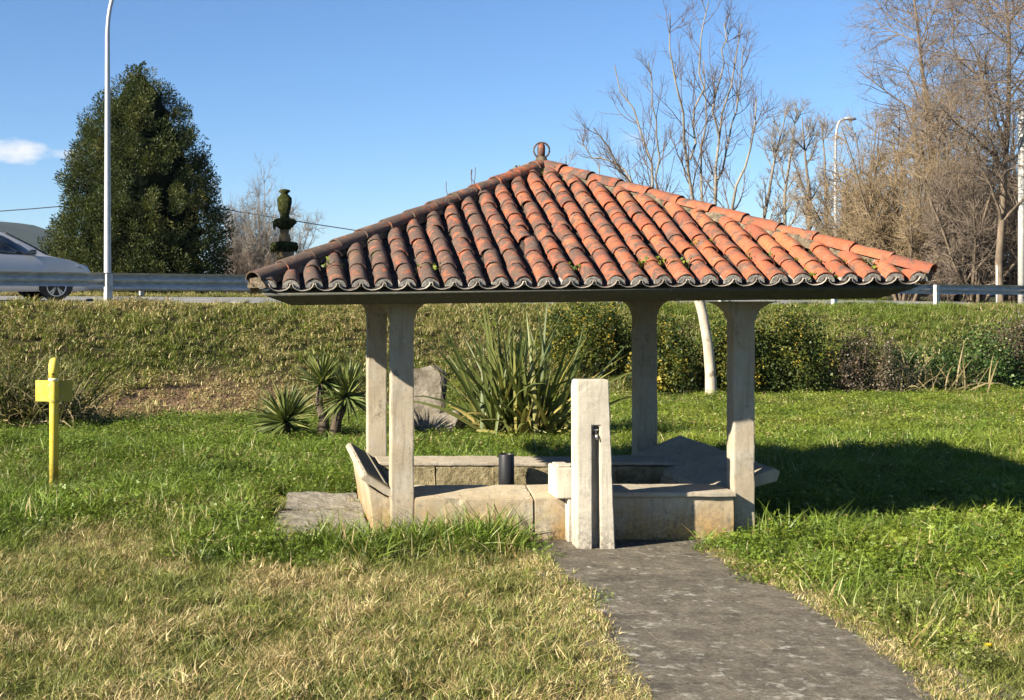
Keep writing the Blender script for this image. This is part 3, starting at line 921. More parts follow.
for k in range(26):
    v, f, a, a2 = blades(wr, 14, np.array([wr.uniform(1.3, 2.5), wr.uniform(11.4, 11.92), .12]), .06, .14, .004)
    parts.append((v, f)); va.append(a)
V_, T_, Qd, n = [], [], [], 0
for v, f in parts:
    V_.append(v); Qd.append(f[0] + n); T_.append(f[1] + n); n += len(v)
wo = obj_np('basin_weeds', np.concatenate(V_), [np.concatenate(Qd), np.concatenate(T_)], M['bramble'], basin, attrs={'var': np.concatenate(va)}); wo['kind'] = 'stuff'

# black pipe standing in the basin by the back wall
pb = W(507, 490, 11.75)
pipe = empty('drain_pipe', (pb.x, 11.78, .12), 'short black plastic pipe standing upright against the basin back wall', 'pipe')
k = 14; pp = []
v, f = lathe([(.072, 0), (.072, .20), (.070, .40), (.065, .415), (.060, .41), (.058, .30)], k)
obj_np('tube', v, f[:2], M['black_plastic'], pipe, True)
v, f = lathe([(.085, 0), (.085, .03), (.073, .034)], k); obj_np('collar', v, f, M['black_plastic'], pipe, True)

# tap pillar with slot
tp = empty('tap_pillar', (2.5, 10.0, 0), 'pale stone pillar with a recessed slot and small tap in front of the basin', 'tap pillar')
d0 = 9.96
xl_t, xr_t = 578 - .5, 608.5; xl_b, xr_b = 578.5, 615.5
def px(u): return (u - PX) * d0 / F
zt, zs = 1.325, .975
L0, L1, R0, R1 = px(578.5), px(577.2), px(615.2), px(609.0)
sx0, sx1 = px(592.5), px(600.5)
X0 = 2.5; Y0 = 10.0
def loc(pts): return [(a - X0, b) for a, b in pts]
body = bmesh.new()
pfront = loc([(L0 - .005, -.05), (sx0, -.05), (sx0 - .002, zs), (sx1 - .004, zs), (sx1 + .004, -.05), (R0 + .004, -.05), (R1, zt), (L1, zt)])
bm_prism(body, pfront, 'y', d0 - Y0, d0 - Y0 + .10)
pback = loc([(L0 - .005, -.05), (R0 + .004, -.05), (R1, zt), (L1, zt)])
bm_prism(body, pback, 'y', d0 - Y0 + .1005, d0 - Y0 + .21)
bmesh.ops.recalc_face_normals(body, faces=body.faces)
bmesh.ops.bevel(body, geom=[e for e in body.edges if e.calc_face_angle(0) > .5], offset=.008, segments=2, affect='EDGES')
pil = bm_obj('shaft', body, M['pillar_stone'], tp)
roughen(pil, 5, .002, .004)
tapz = .905; tx = (sx0 + sx1) / 2 - X0; ty = d0 - Y0
tap = tube_obj('tap', [(tx, ty + .10, tapz), (tx, ty + .03, tapz), (tx, ty + .005, tapz - .006), (tx, ty - .006, tapz - .035)], [.013, .013, .012, .010], M['steel'], tp, 10)
v, f = lathe([(.008, .01), (.008, .03), (.020, .032), (.020, .042), (.006, .046)], 10, 0, None, (tx, ty + .035, tapz)); obj_np('tap_handle', v, f, M['steel'], tap, True)
# stone channel block beside pillar
tb = empty('spout_block', (2.33, 10.2, 0), 'small pale stone trough block set between tap pillar and basin wall', 'stone block')
bx = 2.33
bm = bmesh.new(); bm_box(bm, 2.25 - bx, 2.55 - bx, .02, .32, .375, .618, .012, 2)
blk = bm_obj('block', bm, M['pillar_stone'], tb)
box_obj('rim', 2.27 - bx, 2.37 - bx, .05, .26, .619, .634, M['pillar_stone'], tb, .005)
box_obj('support', 2.345 - bx, 2.50 - bx, .03, .13, -.05, .374, M['pillar_stone'], tb, .008)

# ------------------------------------------------------------------ yellow marker post
mp0 = W(54, 488, 13.27)
mk = empty('marker_post', (mp0.x, mp0.y, float(z_ground(mp0.x, mp0.y))), 'yellow steel pipeline marker post with hooked top and bent yellow plate', 'marker post')
pts = [(0, 0, -.1), (0, 0, 1.22)] + [(.012 + .0 * a, -.065 * (1 - math.cos(a)), 1.24 + .075 * math.sin(a)) for a in np.linspace(.2, math.pi, 8)] + [(.016, -.13, 1.15)]
tube_obj('pole', pts, .047, M['yellow'], mk, 14)
v, f = lathe([(.052, 0), (.052, .03), (.03, .034)], 12, 0, None, (.016, -.13, 1.125)); obj_np('end_cap', v, f, M['pale_cap'], mk, True)
tube_obj('vent_hole', [(.016, -.172, 1.20), (.016, -.182, 1.20)], .010, M['black_plastic'], mk, 8)
bm = bmesh.new(); bm_prism(bm, [(-.205, .085), (-.205, .089), (-.03, .054), (-.03, .050)], 'z', .905, 1.12); bm_obj('left_plate', bm, M['yellow'], mk)
bm = bmesh.new(); bm_prism(bm, [(.03, .054), (.03, .050), (.165, .150), (.165, .154)], 'z', .905, 1.12); bm_obj('right_plate', bm, M['yellow_dull'], mk)
for bz_ in (.95, 1.07):
    tube_obj('bolt', [(-.06, .075, bz_), (-.06, .045, bz_)], .009, M['galv'], mk, 8); tube_obj('bolt', [(.06, .085, bz_), (.06, .060, bz_)], .009, M['galv'], mk, 8)
v, f = lathe([(.052, 0), (.054, .012), (.052, .03)], 14, 0, None, (0, 0, .90)); obj_np('clamp_band', v, f[:1], M['yellow_dull'], mk, True)

# ------------------------------------------------------------------ guardrails
def rail_profile():
    # W beam cross-section (q, z)
    return [(.012, 0), (.0, .018), (-.115, .050), (-.125, .068), (-.115, .085), (0, .135), (0, .165), (-.115, .215), (-.125, .232), (-.115, .25), (.0, .292), (.012, .31)]
def guardrail(q0, s_list, flip, label, zfun):
    g = empty('guardrail', (*road_xy(s_list[0], q0), 0), label, 'guardrail')
    org = np.array([*road_xy(s_list[0], q0), 0])
    prof = np.array(rail_profile()) * np.array([1, .86]) + np.array([0, .043]); sg = -1 if flip else 1
    for a, b in zip(s_list[:-1], s_list[1:]):
        V = []
        for s in (a, b + .06):
            for (dq, dz) in prof:
                X, Y = road_xy(s, q0 + sg * dq + (.006 if s == a else 0)); V.append((X, Y, zfun(s) - .31 + dz))
            for (dq, dz) in prof:
                X, Y = road_xy(s, q0 + sg * dq + .005); V.append((X, Y, zfun(s) - .31 + dz))
        V = np.array(V) - org
        n = len(prof); m = 2 * n; fs = []
        for k in range(n - 1):
            fs.append((k, k + 1, m + k + 1, m + k)); fs.append((n + k, m + n + k, m + n + k + 1, n + k + 1))
        obj_np('rail', V, np.array(fs), M['galv'], g)
    for s in s_list:
        X, Y = road_xy(s, q0 + sg * .10); zt_ = zfun(s)
        bm = bmesh.new()
        x0, y0 = X - org[0], Y - org[1]
        bm_prism(bm, [(-.06, -.05), (.06, -.05), (.06, -.042), (-.052, -.042), (-.052, .042), (.06, .042), (.06, .05), (-.06, .05)], 'z', -.3, .0)
        for v in bm.verts:
            v.co.z = (z_edge(s) - .25) if v.co.z < -.1 else zt_ - .02
            a = math.atan2(RT[1], RT[0]); cx, cy = v.co.x, v.co.y
            v.co.x = x0 + cx * math.cos(a) - cy * math.sin(a); v.co.y = y0 + cx * math.sin(a) + cy * math.cos(a)
        bm_obj('rail_post', bm, M['galv'], g)
    return g
slist = [3.95 * i for i in range(-5, 14)]
guardrail(0.0, slist, True, 'galvanised steel guardrail on the near edge of the road', lambda s: 2.37 - .0065 * s)
guardrail(8.5, slist, False, 'galvanised steel guardrail along the far side of the road', lambda s: 2.32 - .0065 * s)

# ------------------------------------------------------------------ lamp posts, poles, cable
def lamp_post(x, y, z0, H, arm, face, label, r0=.085):
    g = empty('street_lamp', (x, y, z0), label, 'street lamp', 'tall grey street lamps along the road', face)
    zz = np.linspace(-.3, H - 1.2, 8)
    pts = [(0, 0, z) for z in zz]; rad = list(np.interp(zz, [0, H], [r0, r0 * .55]))
    for a in np.linspace(.15, 1.25, 8):
        pts.append((arm * .62 * (1 - math.cos(a)), 0, H - 1.2 + 1.15 * math.sin(a))); rad.append(r0 * .55)
    pts.append((pts[-1][0] + arm * .55, 0, pts[-1][2] + .10)); rad.append(r0 * .5)
    tube_obj('column', pts, rad, M['lamp_metal'], g, 10)
    v, f = lathe([(r0 * 1.1, -.1), (r0 * 1.1, .04), (r0 * 1.04, .05), (r0 * 1.04, .3), (r0, .31)], 12); obj_np('base', v, f, M['lamp_metal'], g, True)
    ex, ez = pts[-1][0], pts[-1][2]
    V, f = lathe([(.02, -.32), (.10, -.25), (.15, 0), (.13, .22), (.04, .34)], 12)
    V = np.stack([V[:, 2] + ex + .2, V[:, 0] * .95, np.where(V[:, 1] < 0, V[:, 1] * .45, V[:, 1] * .75) + ez], -1)
    hd = obj_np('lamp_head', V, f, M['lamp_metal'], g, True)
    Vd, f = lathe([(.10, -.02), (.09, -.05), (.03, -.08)], 12); obj_np('lamp_glass', Vd + np.array([ex + .25, 0, ez - .03]), f, M['white_paint'], hd, True)
    return g
lp = W(107.5, 300, 25.75); lamp_post(lp.x, lp.y, 1.68, 6.6, .7, .5, 'tall grey street lamp standing just behind the near guardrail, left of the conifer', .075)
lp = W(835.5, 300, 58); lamp_post(lp.x, lp.y, 1.75, 8.0, .55, .25, 'grey street lamp with visible lamp head, seen right of the roof', .10)
wp = W(1021.5, 300, 41); g = empty('utility_pole', (wp.x, wp.y, 1.5), 'white pole at the right edge of the scene among bare trees', 'pole')
tube_obj('shaft', [(0, 0, -.2), (0, 0, 6.2)], [.105, .09], M['white_pole'], g, 10); tube_obj('cap', [(0, 0, 6.2), (0, 0, 6.26)], [.11, .05], M['white_pole'], g, 10)
wp = W(997, 300, 40); g = empty('thin_post', (wp.x, wp.y, 1.5), 'thin pale post standing behind the guardrail near the right edge', 'post')
tube_obj('shaft', [(0, 0, -.2), (0, 0, 1.3)], .03, M['white_pole'], g, 8); tube_obj('cap', [(0, 0, 1.3), (0, 0, 1.33)], [.034, .02], M['white_pole'], g, 8)
# cable with a wooden pole behind the conifer
up_ = W(150, 300, 56); g = empty('utility_pole', (up_.x, up_.y, 1.75), 'weathered wooden cable pole hidden behind the tall conifer', 'pole')
ptop = W(150, 192, 56).z
tube_obj('shaft', [(0, 0, -.2), (0, 0, ptop - 1.55)], [.13, .09], M['wood_pole'], g, 8); tube_obj('bracket', [(-.2, 0, ptop - 1.78), (.2, 0, ptop - 1.78)], .03, M['galv'], g, 6)
pts = []
a, b, c_ = W(-220, 214, 56), W(150, 196, 56), W(620, 262, 70)
for (p, q_, sag) in ((a, b, .35), (b, c_, .5)):
    for t_ in np.linspace(0, 1, 14):
        pp = p.lerp(q_, t_); pp.z -= sag * 4 * t_ * (1 - t_) - (0 if q_ is b else .9 * t_ * (1 - t_)); pts.append(pp)
pts = pts[:14] + pts[15:]
o = tube_obj('overhead_cable', pts, .022, M['cable'], None, 5); tag(o, 'thin dark overhead cable crossing the sky behind the conifer', 'cable')

# ------------------------------------------------------------------ silver car
def car():
    # stations along x (front = +): x, zbottom, zshoulder, zroof, half width low, half width shoulder, half width roof
    ST = [(-3.30, .42, .72, .74, .62, .66, .60), (-3.20, .30, .90, .92, .76, .80, .70), (-2.85, .24, .98, 1.30, .84, .86, .60), (-2.45, .22, .98, 1.45, .86, .88, .62),
          (-1.6, .20, .97, 1.51, .87, .895, .64), (-.8, .20, .95, 1.50, .87, .895, .64), (-.25, .20, .94, 1.42, .87, .89, .61), (.30, .20, .93, 1.17, .86, .885, .66), (.62, .20, .925, .99, .86, .88, .70),
          (.85, .20, .90, .93, .855, .87, .68), (1.20, .20, .83, .87, .84, .85, .62), (1.45, .22, .73, .79, .80, .80, .55), (1.62, .26, .60, .64, .72, .70, .45), (1.70, .36, .50, .53, .60, .58, .40)]
    root = empty('car', (0, 0, 0), 'silver hatchback car driving right behind the near guardrail', 'car')
    V = []; per = 12
    for (x, zb, zs, zr, wl_, ws, wr_) in ST:
        half = [(0, zb), (wl_ * .92, zb), (wl_ * 1.0, zb + .12), (ws * 1.02, (zb + zs) * .52), (ws, zs), (wr_, zr - .03), (wr_ * .80, zr)]
        ringp = [(-a, z) for a, z in half[1:]][::-1] + half[:]
        ringp = [(half[0][0], half[0][1])] + half[1:] + [(-a, z) for a, z in half[1:][::-1]]
        V += [(x, a, z) for a, z in ringp]
    per = len(V) // len(ST)
    fs = []
    for i in range(len(ST) - 1):
        for k in range(per):
            fs.append((i * per + k, i * per + (k + 1) % per, (i + 1) * per + (k + 1) % per, (i + 1) * per + k))
    bodyo = obj_np('body', np.array(V), [np.array(fs), np.arange(per)[None, ::-1], (np.arange(per) + (len(ST) - 1) * per)[None]], M['silver'], root, True)
    es = bodyo.modifiers.new('edges', 'EDGE_SPLIT'); es.split_angle = math.radians(38)
    Va = np.array(V).reshape(len(ST), per, 3)
    def panel(name, pts, mat, off, parent=root):
        P = np.array(pts, float); nrm = np.cross(P[1] - P[0], P[2] - P[0]); nrm /= np.linalg.norm(nrm)
        P = P + nrm * off; B = P - nrm * .03
        n = len(P); f = [np.arange(n)[None], (np.arange(n) + n)[None, ::-1]]
        fq = np.array([(i, i + n, (i + 1) % n + n, (i + 1) % n) for i in range(n)])
        return obj_np(name, np.concatenate([P, B]), f + [fq], mat, parent)
    for sg, name in ((-1, 'side_window'), (1, 'side_window')):
        def sp(x, f):   # point on the upper side at station x, fraction f from shoulder to roof
            xs = [s[0] for s in ST]
            zs = np.interp(x, xs, [s[2] for s in ST]); zr = np.interp(x, xs, [s[3] for s in ST]) - .03
            ws = np.interp(x, xs, [s[5] for s in ST]); wr_ = np.interp(x, xs, [s[6] for s in ST])
            return (x, sg * (ws + (wr_ - ws) * f), zs + (zr - zs) * f)
        w1 = [sp(-.78, .06), sp(.34, .06), sp(.0, .80), sp(-.30, .88), sp(-.78, .86)]
        w2 = [sp(-1.72, .06), sp(-.86, .06), sp(-.86, .86), sp(-1.72, .84)]
        w3 = [sp(-2.5, .15), sp(-1.8, .06), sp(-1.8, .84), sp(-2.3, .80)]
        for w in (w1, w2, w3): panel(name, w if sg < 0 else w[::-1], M['glass_dark'], .012)
        # front lamps, mirror, door seams, handles
        hl = [(1.28, sg * .848, .70), (1.56, sg * .735, .62), (1.50, sg * .70, .74), (1.18, sg * .82, .80)]
        panel('headlight', hl if sg < 0 else hl[::-1], M['headlamp'], .02)
        bm = bmesh.new(); bm_box(bm, .22, .34, min(sg * .88, sg * 1.02), max(sg * .88, sg * 1.02), .96, 1.06, .025, 2); bm_obj('mirror', bm, M['glass_dark'], root)
        for hx in (-.62, -1.55):
            bm = bmesh.new(); bm_box(bm, hx - .1, hx + .1, min(sg * .895, sg * .925), max(sg * .895, sg * .925), .80, .83, .008); bm_obj('door_handle', bm, M['silver'], root)
    # windscreen
    panel('windscreen', [(.70, -.60, .985), (.70, .60, .985), (-.18, .50, 1.425), (-.18, -.50, 1.425)], M['glass_dark'], .012)
    bm = bmesh.new(); bm_box(bm, 1.55, 1.72, -.5, .5, .30, .40, .02); bm_obj('grille', bm, M['rubber'], root)
    for x in (.80, -2.35):
        for sg in (-1, 1):
            v, f = lathe([(.335, 0), (.365, .02), (.365, .06), (.30, .07)], 24)
            V2 = np.stack([v[:, 0] + x, sg * (v[:, 2] + .80), v[:, 1] + .34], -1); V2[:, 2] = np.maximum(V2[:, 2], .12)
            obj_np('wheel_arch', V2, f, M['rubber'], root)
            w = empty('wheel', (x, sg * .78, .315)); w.parent = root
            v, f = lathe([(.20, -.10), (.29, -.10), (.315, -.06), (.315, .07), (.295, .11), (.21, .11)], 28)
            obj_np('tyre', np.stack([v[:, 0], sg * v[:, 2], v[:, 1]], -1), f[:1], M['rubber'], w, True)
            bm = bmesh.new()
            for a in range(5):
                th = a * 2 * math.pi / 5 + .3
                for da in (-.16, .16):
                    c0 = Vector((math.cos(th) * .03, 0, math.sin(th) * .03)); c1 = Vector((math.cos(th + da) * .20, 0, math.sin(th + da) * .20)); pd = Vector((-math.sin(th), 0, math.cos(th))) * .017
                    vs = [bm.verts.new(Vector((p.x, sg * .105, p.z))) for p in (c0 - pd, c0 + pd, c1 + pd, c1 - pd)]; bm.faces.new(vs if sg < 0 else vs[::-1])
            bm_obj('spokes', bm, M['alloy'], w)
            v, f = lathe([(.195, .06), (.195, .112), (.215, .114), (.218, .06)], 28); obj_np('rim', np.stack([v[:, 0], sg * v[:, 2], v[:, 1]], -1), f[:1], M['alloy'], w, True)
            v, f = lathe([(.0, .02), (.2, .02), (.2, .03)], 20); obj_np('brake_disc', np.stack([v[:, 0], sg * v[:, 2], v[:, 1]], -1), f[:1], M['rubber'], w)
    # bring to the road: near side wheels about 1.3 m beyond the rail
    s0, q0 = -.58, 2.15
    X, Y = road_xy(s0 - .80, q0)
    root.scale = (.96, .96, .96); root.location = (X, Y, float(z_road(s0, q0)) + .004); root.rotation_euler = (0, .0065, math.atan2(RT[1], RT[0]))
    return root
car()

# ------------------------------------------------------------------ mossy fountain, house
fp = W(284.5, 300, 44); fz = 1.8
ft = empty('stone_fountain', (fp.x, fp.y, fz), 'old tiered stone fountain thick with moss beyond the road', 'fountain')
rngs = np.random.default_rng(31)
s_ = 44 / F
def zrow(v_): return EYE - (v_ - PY) * s_ - fz
v, f = lathe([(1.3, -.2), (1.35, .5), (1.2, .55), (1.15, .2)], 24, .02, rngs); obj_np('pool', v, f, M['fount_stone'], ft, True)
v, f = lathe([(.45, .2), (.34, .6), (.28, zrow(256) - .1), (.34, zrow(252))], 16, .03, rngs); obj_np('pedestal', v, f, M['fount_stone'], ft, True)
v, f = lathe([(.18, zrow(256)), (.40, zrow(249)), (.46, zrow(246)), (.42, zrow(242.5)), (.15, zrow(241))], 22, .07, rngs); lb = obj_np('lower_bowl', v, f, M['moss_stone'], ft, True)
v, f = lathe([(.20, zrow(243)), (.21, zrow(239)), (.15, zrow(234)), (.17, zrow(229)), (.24, zrow(226.5))], 14, .03, rngs); obj_np('baluster', v, f, M['fount_stone'], ft, True)
v, f = lathe([(.15, zrow(230)), (.33, zrow(225)), (.39, zrow(222.5)), (.36, zrow(219.5)), (.14, zrow(218))], 22, .08, rngs); ub = obj_np('upper_bowl', v, f, M['moss_stone'], ft, True)
v, f = lathe([(.17, zrow(220)), (.16, zrow(215)), (.20, zrow(210)), (.25, zrow(203)), (.235, zrow(198)), (.13, zrow(194.5)), (.12, zrow(193.5)), (.20, zrow(191.5)), (.17, zrow(190)), (.05, zrow(189))], 16, .06, rngs)
v[:, 1] *= .8
obj_np('figure', v, f, M['moss_stone'], ft, True)
for bowl, zz, r in ((lb, zrow(247), .44), (ub, zrow(222), .37)):
    P, R = [], []
    for k in range(26):
        a = rngs.uniform(0, 2 * math.pi); L = rngs.uniform(.06, .28)
        P.append([(r * math.cos(a), r * math.sin(a), zz + .03), (r * 1.02 * math.cos(a), r * 1.02 * math.sin(a), zz - L * .5), (r * math.cos(a), r * math.sin(a), zz - L)]); R.append((.04, .03, .008))
    v, q = tubes(np.array(P), np.array(R), 5); hm = obj_np('hanging_moss', v, q, M['moss_stone'], bowl, True); hm['kind'] = 'stuff'

hp = W(262, 300, 88)
hs = empty('house', (hp.x, hp.y, 1.8), 'grey rendered house with a white framed window glimpsed behind the fountain', 'house')
M['slate'] = m_plain('roof_felt_dark', (.07, .07, .07), .9)
M['render'] = m_plain('house_render', (.40, .39, .37), .9)
box_obj('wall', -2.5, 1.6, 0, 5, -.2, 2.9, M['render'], hs)
prism_obj('roof', [(-.2, 2.905), (-.2, 3.0), (5.2, 3.2), (5.2, 2.905)], 'x', -2.7, 1.8, M['slate'], hs)
zc = EYE + 40 * 88 / F - 1.8
wnd = box_obj('window', -.30, .75, -.06, 0.0, 1.9, 2.85, M['white_paint'], hs)
M['pane'] = m_plain('window_pane', (.16, .22, .30), .1, 0, .2, .8)
for x0, x1 in ((-.24, .18), (.24, .69)): box_obj('pane', x0, x1, -.075, -.062, 1.97, 2.78, M['pane'], wnd)

# ------------------------------------------------------------------ trees
def spawn(rng, P, R, cnt, t0, t1, ang, lenr, n, trop, jit, rr, rmin, taper=.5, tip=.35):
    B, n1, _ = P.shape
    idx = np.repeat(np.arange(B), cnt); Mn = len(idx)
    tt = rng.uniform(t0, t1, Mn); t_ = tt * (n1 - 1)
    i = np.minimum(t_.astype(int), n1 - 2); f = (t_ - i)[:, None]
    pos = P[idx, i] * (1 - f) + P[idx, i + 1] * f
    tan = norm(P[idx, i + 1] - P[idx, i]); rad = R[idx, i] * (1 - f[:, 0]) + R[idx, i + 1] * f[:, 0]
    perp = norm(np.cross(tan, rng.normal(size=(Mn, 3))))
    a = np.radians(rng.uniform(ang[0], ang[1], Mn))[:, None]
    d = norm(tan * np.cos(a) + perp * np.sin(a))
    L = rng.uniform(lenr[0], lenr[1], Mn) * (1 - taper * tt)
    r0 = np.minimum(rad * .85, np.maximum(rmin, rad * rr))
    pts = [pos]; step = (L / n)[:, None]
    for k in range(n):
        d = norm(d + jit * rng.normal(size=(Mn, 3)) + np.array([0, 0, trop]))
        pos = pos + d * step; pts.append(pos)
    return np.stack(pts, 1), r0[:, None] * np.linspace(1, tip, n + 1)[None]
def wood(name, sets, mat, parent, k):
    v, f = merge([tubes(P, R, kk) for (P, R), kk in zip(sets, k)])
    return obj_np(name, v, [np.concatenate(f)], mat, parent, True)
def resample(pts, n):
    p = np.array(pts, float); d = np.r_[0, np.cumsum(np.linalg.norm(np.diff(p, axis=0), axis=1))]
    t_ = np.linspace(0, d[-1], n)
    return np.stack([np.interp(t_, d, p[:, k]) for k in range(3)], -1)

# the young bare tree behind the wash house: pale trunk, upright limbs
rt = np.random.default_rng(77)
D = 24.4
def tp_(u, v_, dd=0): return W(u, v_, D + dd)
base = W(711, 402, D)
yt = empty('bare_tree', base, 'young leafless tree with pale leaning trunk rising behind the right back post', 'tree')
def rel(pts): return [list(p - base) for p in pts]
tr = rel([tp_(711, 404), tp_(711, 380), tp_(708, 345), tp_(703, 315), tp_(699, 300), tp_(696, 285)])
PT = resample(tr, 9)[None]; RTk = np.array([[.125, .108, .10, .096, .092, .09, .09, .095, .085]])
limbs = [[(700, 300), (708, 270), (716, 225), (717, 180), (719, 137, .3), (730, 90, .5), (738, 55, .6), (743, 22, .7)],
         [(699, 298), (694, 260), (692, 200, -.4), (690, 160, -.6), (686, 120, -.8), (676, 85, -1.), (672, 45, -1.1), (670, 15, -1.1)],
         [(690, 160, -.6), (695, 125, -.5), (697, 90, -.4), (700, 45, -.3), (709, 4, -.3)],
         [(697, 292), (680, 262, .3), (662, 225, .6), (652, 185, .9), (645, 140, 1.), (633, 110, 1.1), (621, 92, 1.2), (617, 62, 1.2)],
         [(697, 290), (672, 255, -.8), (652, 215, -1.2), (630, 175, -1.5), (610, 150, -1.7), (592, 128, -1.8)],
         [(719, 137, .3), (712, 105, .2), (722, 70, .1), (725, 25, 0)],
         [(703, 285), (722, 250, -.5), (734, 205, -.9), (742, 175, -1.1), (752, 140, -1.3), (758, 100, -1.4)],
         [(664, 230, .6), (655, 190, .2), (658, 140, 0), (655, 105, -.2), (648, 60, -.2)],
         [(717, 180), (728, 150, .4), (736, 110, .7), (742, 75, .8), (745, 45, .8)],
         [(699, 298), (698, 255, 1.2), (703, 205, 1.6), (700, 150, 1.9), (706, 100, 2.), (704, 60, 2.)],
         [(640, 200, .9), (628, 175, 1.4), (612, 160, 1.6), (590, 155, 1.7), (578, 140, 1.8)]]
LP, LR = [], []
for L in limbs:
    LP.append(resample(rel([tp_(p[0], p[1], p[2] if len(p) > 2 else 0) for p in L]), 10) + np.r_[np.zeros((1, 3)), rt.normal(0, .035, (9, 3))])
    r0 = .040 if L[0][1] > 250 else .022
    LR.append(np.linspace(r0, .009, 10))
LP, LR = np.array(LP), np.array(LR)
s1 = spawn(rt, LP, LR, 12, .12, .98, (20, 60), (.5, 1.6), 6, .2, .10, .5, .0075)
s2 = spawn(rt, *s1, 5, .2, .95, (20, 60), (.25, .75), 4, .16, .14, .5, .006)
s3 = spawn(rt, *s2, 3, .2, .95, (25, 65), (.12, .40), 3, .06, .18, .6, .005)
wood('trunk', [(PT, RTk)], M['bark_pale'], yt, [12])
wood('limbs', [(LP, LR)], M['limb'], yt, [8])
wood('crown', [s1, s2, s3], M['twig_red'], yt, [5, 4, 3])

def bare_tree(name, u, dist, height, label, seed, mats, trunk_r=.16, spread=1.0, nl=(14, 7, 5, 3), trop=.08, droop=0.0, lean=0.0, group=None, base_z=1.7, rmin=.010, t0=.25, tw=(1., .42, .2)):
    rg_ = np.random.default_rng(seed)
    b = W(u, 300, dist); b.z = base_z
    g = empty(name, b, label, 'tree', group)
    n = 9; d = np.array([lean, 0, 1.]); p = np.array([0, 0, -.2]); pts = [p]
    for k in range(n):
        d = norm(d + rg_.normal(0, .06, 3) + np.array([0, 0, .08])); p = p + d * height / n; pts.append(p)
    P = np.array(pts)[None]; R = np.linspace(trunk_r, trunk_r * .15, n + 1)[None]
    a = spawn(rg_, P, R, nl[0], t0, .97, (28, 62), (height * .28 * spread, height * .5 * spread), 8, trop, .10, .5, .03, .55)
    b1 = spawn(rg_, *a, nl[1], .15, .98, (25, 60), (height * .10 * spread * tw[0], height * .22 * spread * tw[0]), 5, trop * .8 - droop, .13, .5, .016, .4)
    c1 = spawn(rg_, *b1, nl[2], .1, 1, (20, 65), (height * .10 * tw[1] * spread, height * .22 * tw[1] * spread), 4, trop * .5 - droop * 1.6, .15, .55, rmin * 1.15, .3)
    sets, ks = [b1, c1], [4, 3]
    if nl[3]:
        sets.append(spawn(rg_, *c1, nl[3], .1, 1, (20, 70), (height * .10 * tw[2] * spread, height * .2 * tw[2] * spread), 3, trop * .3 - droop * 2, .18, .7, rmin, .3)); ks.append(3)
    wood('trunk', [(P, R), a], mats[0], g, [9, 6])
    wood('crown', sets, mats[1], g, ks)
    return g
GB = 'bare trees beyond the road'
brown, grey, birch = (M['bark_brown'], M['twig_brown']), (M['limb'], M['twig_grey']), (M['bark_birch'], M['twig_birch'])
# slender trees right of the young tree
bare_tree('bare_tree', 752, 62, 9.4, 'slender grey leafless tree just right of the young tree', 3, grey, .13, .55, (16, 7, 5, 3), .14, 0, .02, GB, 1.7, .011, .2)
bare_tree('bare_tree', 786, 66, 9.8, 'tall thin leafless tree standing midway between young tree and lamp', 4, grey, .14, .6, (16, 7, 5, 3), .13, 0, -.03, GB, 1.7, .012, .2)
bare_tree('bare_tree', 806, 60, 8.6, 'leafless tree with forked dark stem just left of the right lamp', 5, (M['bark_brown'], M['twig_grey']), .14, .62, (16, 7, 5, 3), .12, 0, .05, GB, 1.7, .011, .2)
bare_tree('bare_tree', 826, 70, 10.4, 'thin leafless tree directly behind the right lamp column', 6, (M['bark_brown'], M['twig_grey']), .14, .5, (15, 7, 5, 3), .12, 0, .0, GB, 1.7, .012, .2)
bare_tree('bare_tree', 575, 85, 9.6, 'faint leafless treetop showing right of the roof finial', 7, grey, .14, .6, (14, 7, 4, 3), .12, 0, .0, GB, 1.6, .013, .3)
bare_tree('bare_tree', 604, 88, 9.2, 'faint leafless treetop behind the left limbs of the young tree', 8, grey, .14, .6, (14, 7, 4, 3), .12, 0, .0, GB, 1.6, .013, .3)
# brown willow scrub: multi-stemmed, dense fine twigs
def willow_mesh(seed, H, stems, lean, nl, rmin):
    rg_ = np.random.default_rng(seed)
    az = rg_.uniform(0, 6.283, stems); ln = rg_.uniform(.05, lean, stems)
    d = norm(np.stack([np.cos(az) * ln, np.sin(az) * ln, np.ones(stems)], -1)); p = np.stack([.35 * np.cos(az) * rg_.random(stems), .35 * np.sin(az) * rg_.random(stems), np.full(stems, -.2)], -1)
    L = H * rg_.uniform(.55, 1.0, stems); pts = [p]
    for k in range(9):
        d = norm(d + rg_.normal(0, .09, (stems, 3)) + np.array([0, 0, .03])); p = p + d * (L / 9)[:, None]; pts.append(p)
    P = np.stack(pts, 1); R = np.linspace(.07, .014, 10)[None] * np.ones((stems, 1))
    b1 = spawn(rg_, P, R, nl[0], .12, .98, (22, 70), (H * .16, H * .34), 6, .03, .13, .5, .018, .45)
    c1 = spawn(rg_, *b1, nl[1], .08, 1, (20, 70), (H * .07, H * .16), 4, .02, .16, .55, rmin * 1.15, .3)
    d1 = spawn(rg_, *c1, nl[2], .1, 1, (20, 75), (H * .03, H * .085), 3, .0, .2, .75, rmin, .3)
    vt, ft = tubes(P, R, 6); v, f = merge([tubes(*b1, 4), tubes(*c1, 3), tubes(*d1, 3)])
    return (vt, ft), (v, np.concatenate(f))
WM = [willow_mesh(200 + k, 5.8, 22, .75, (13, 8, 4), .0105) for k in range(2)]
WMESH = {}
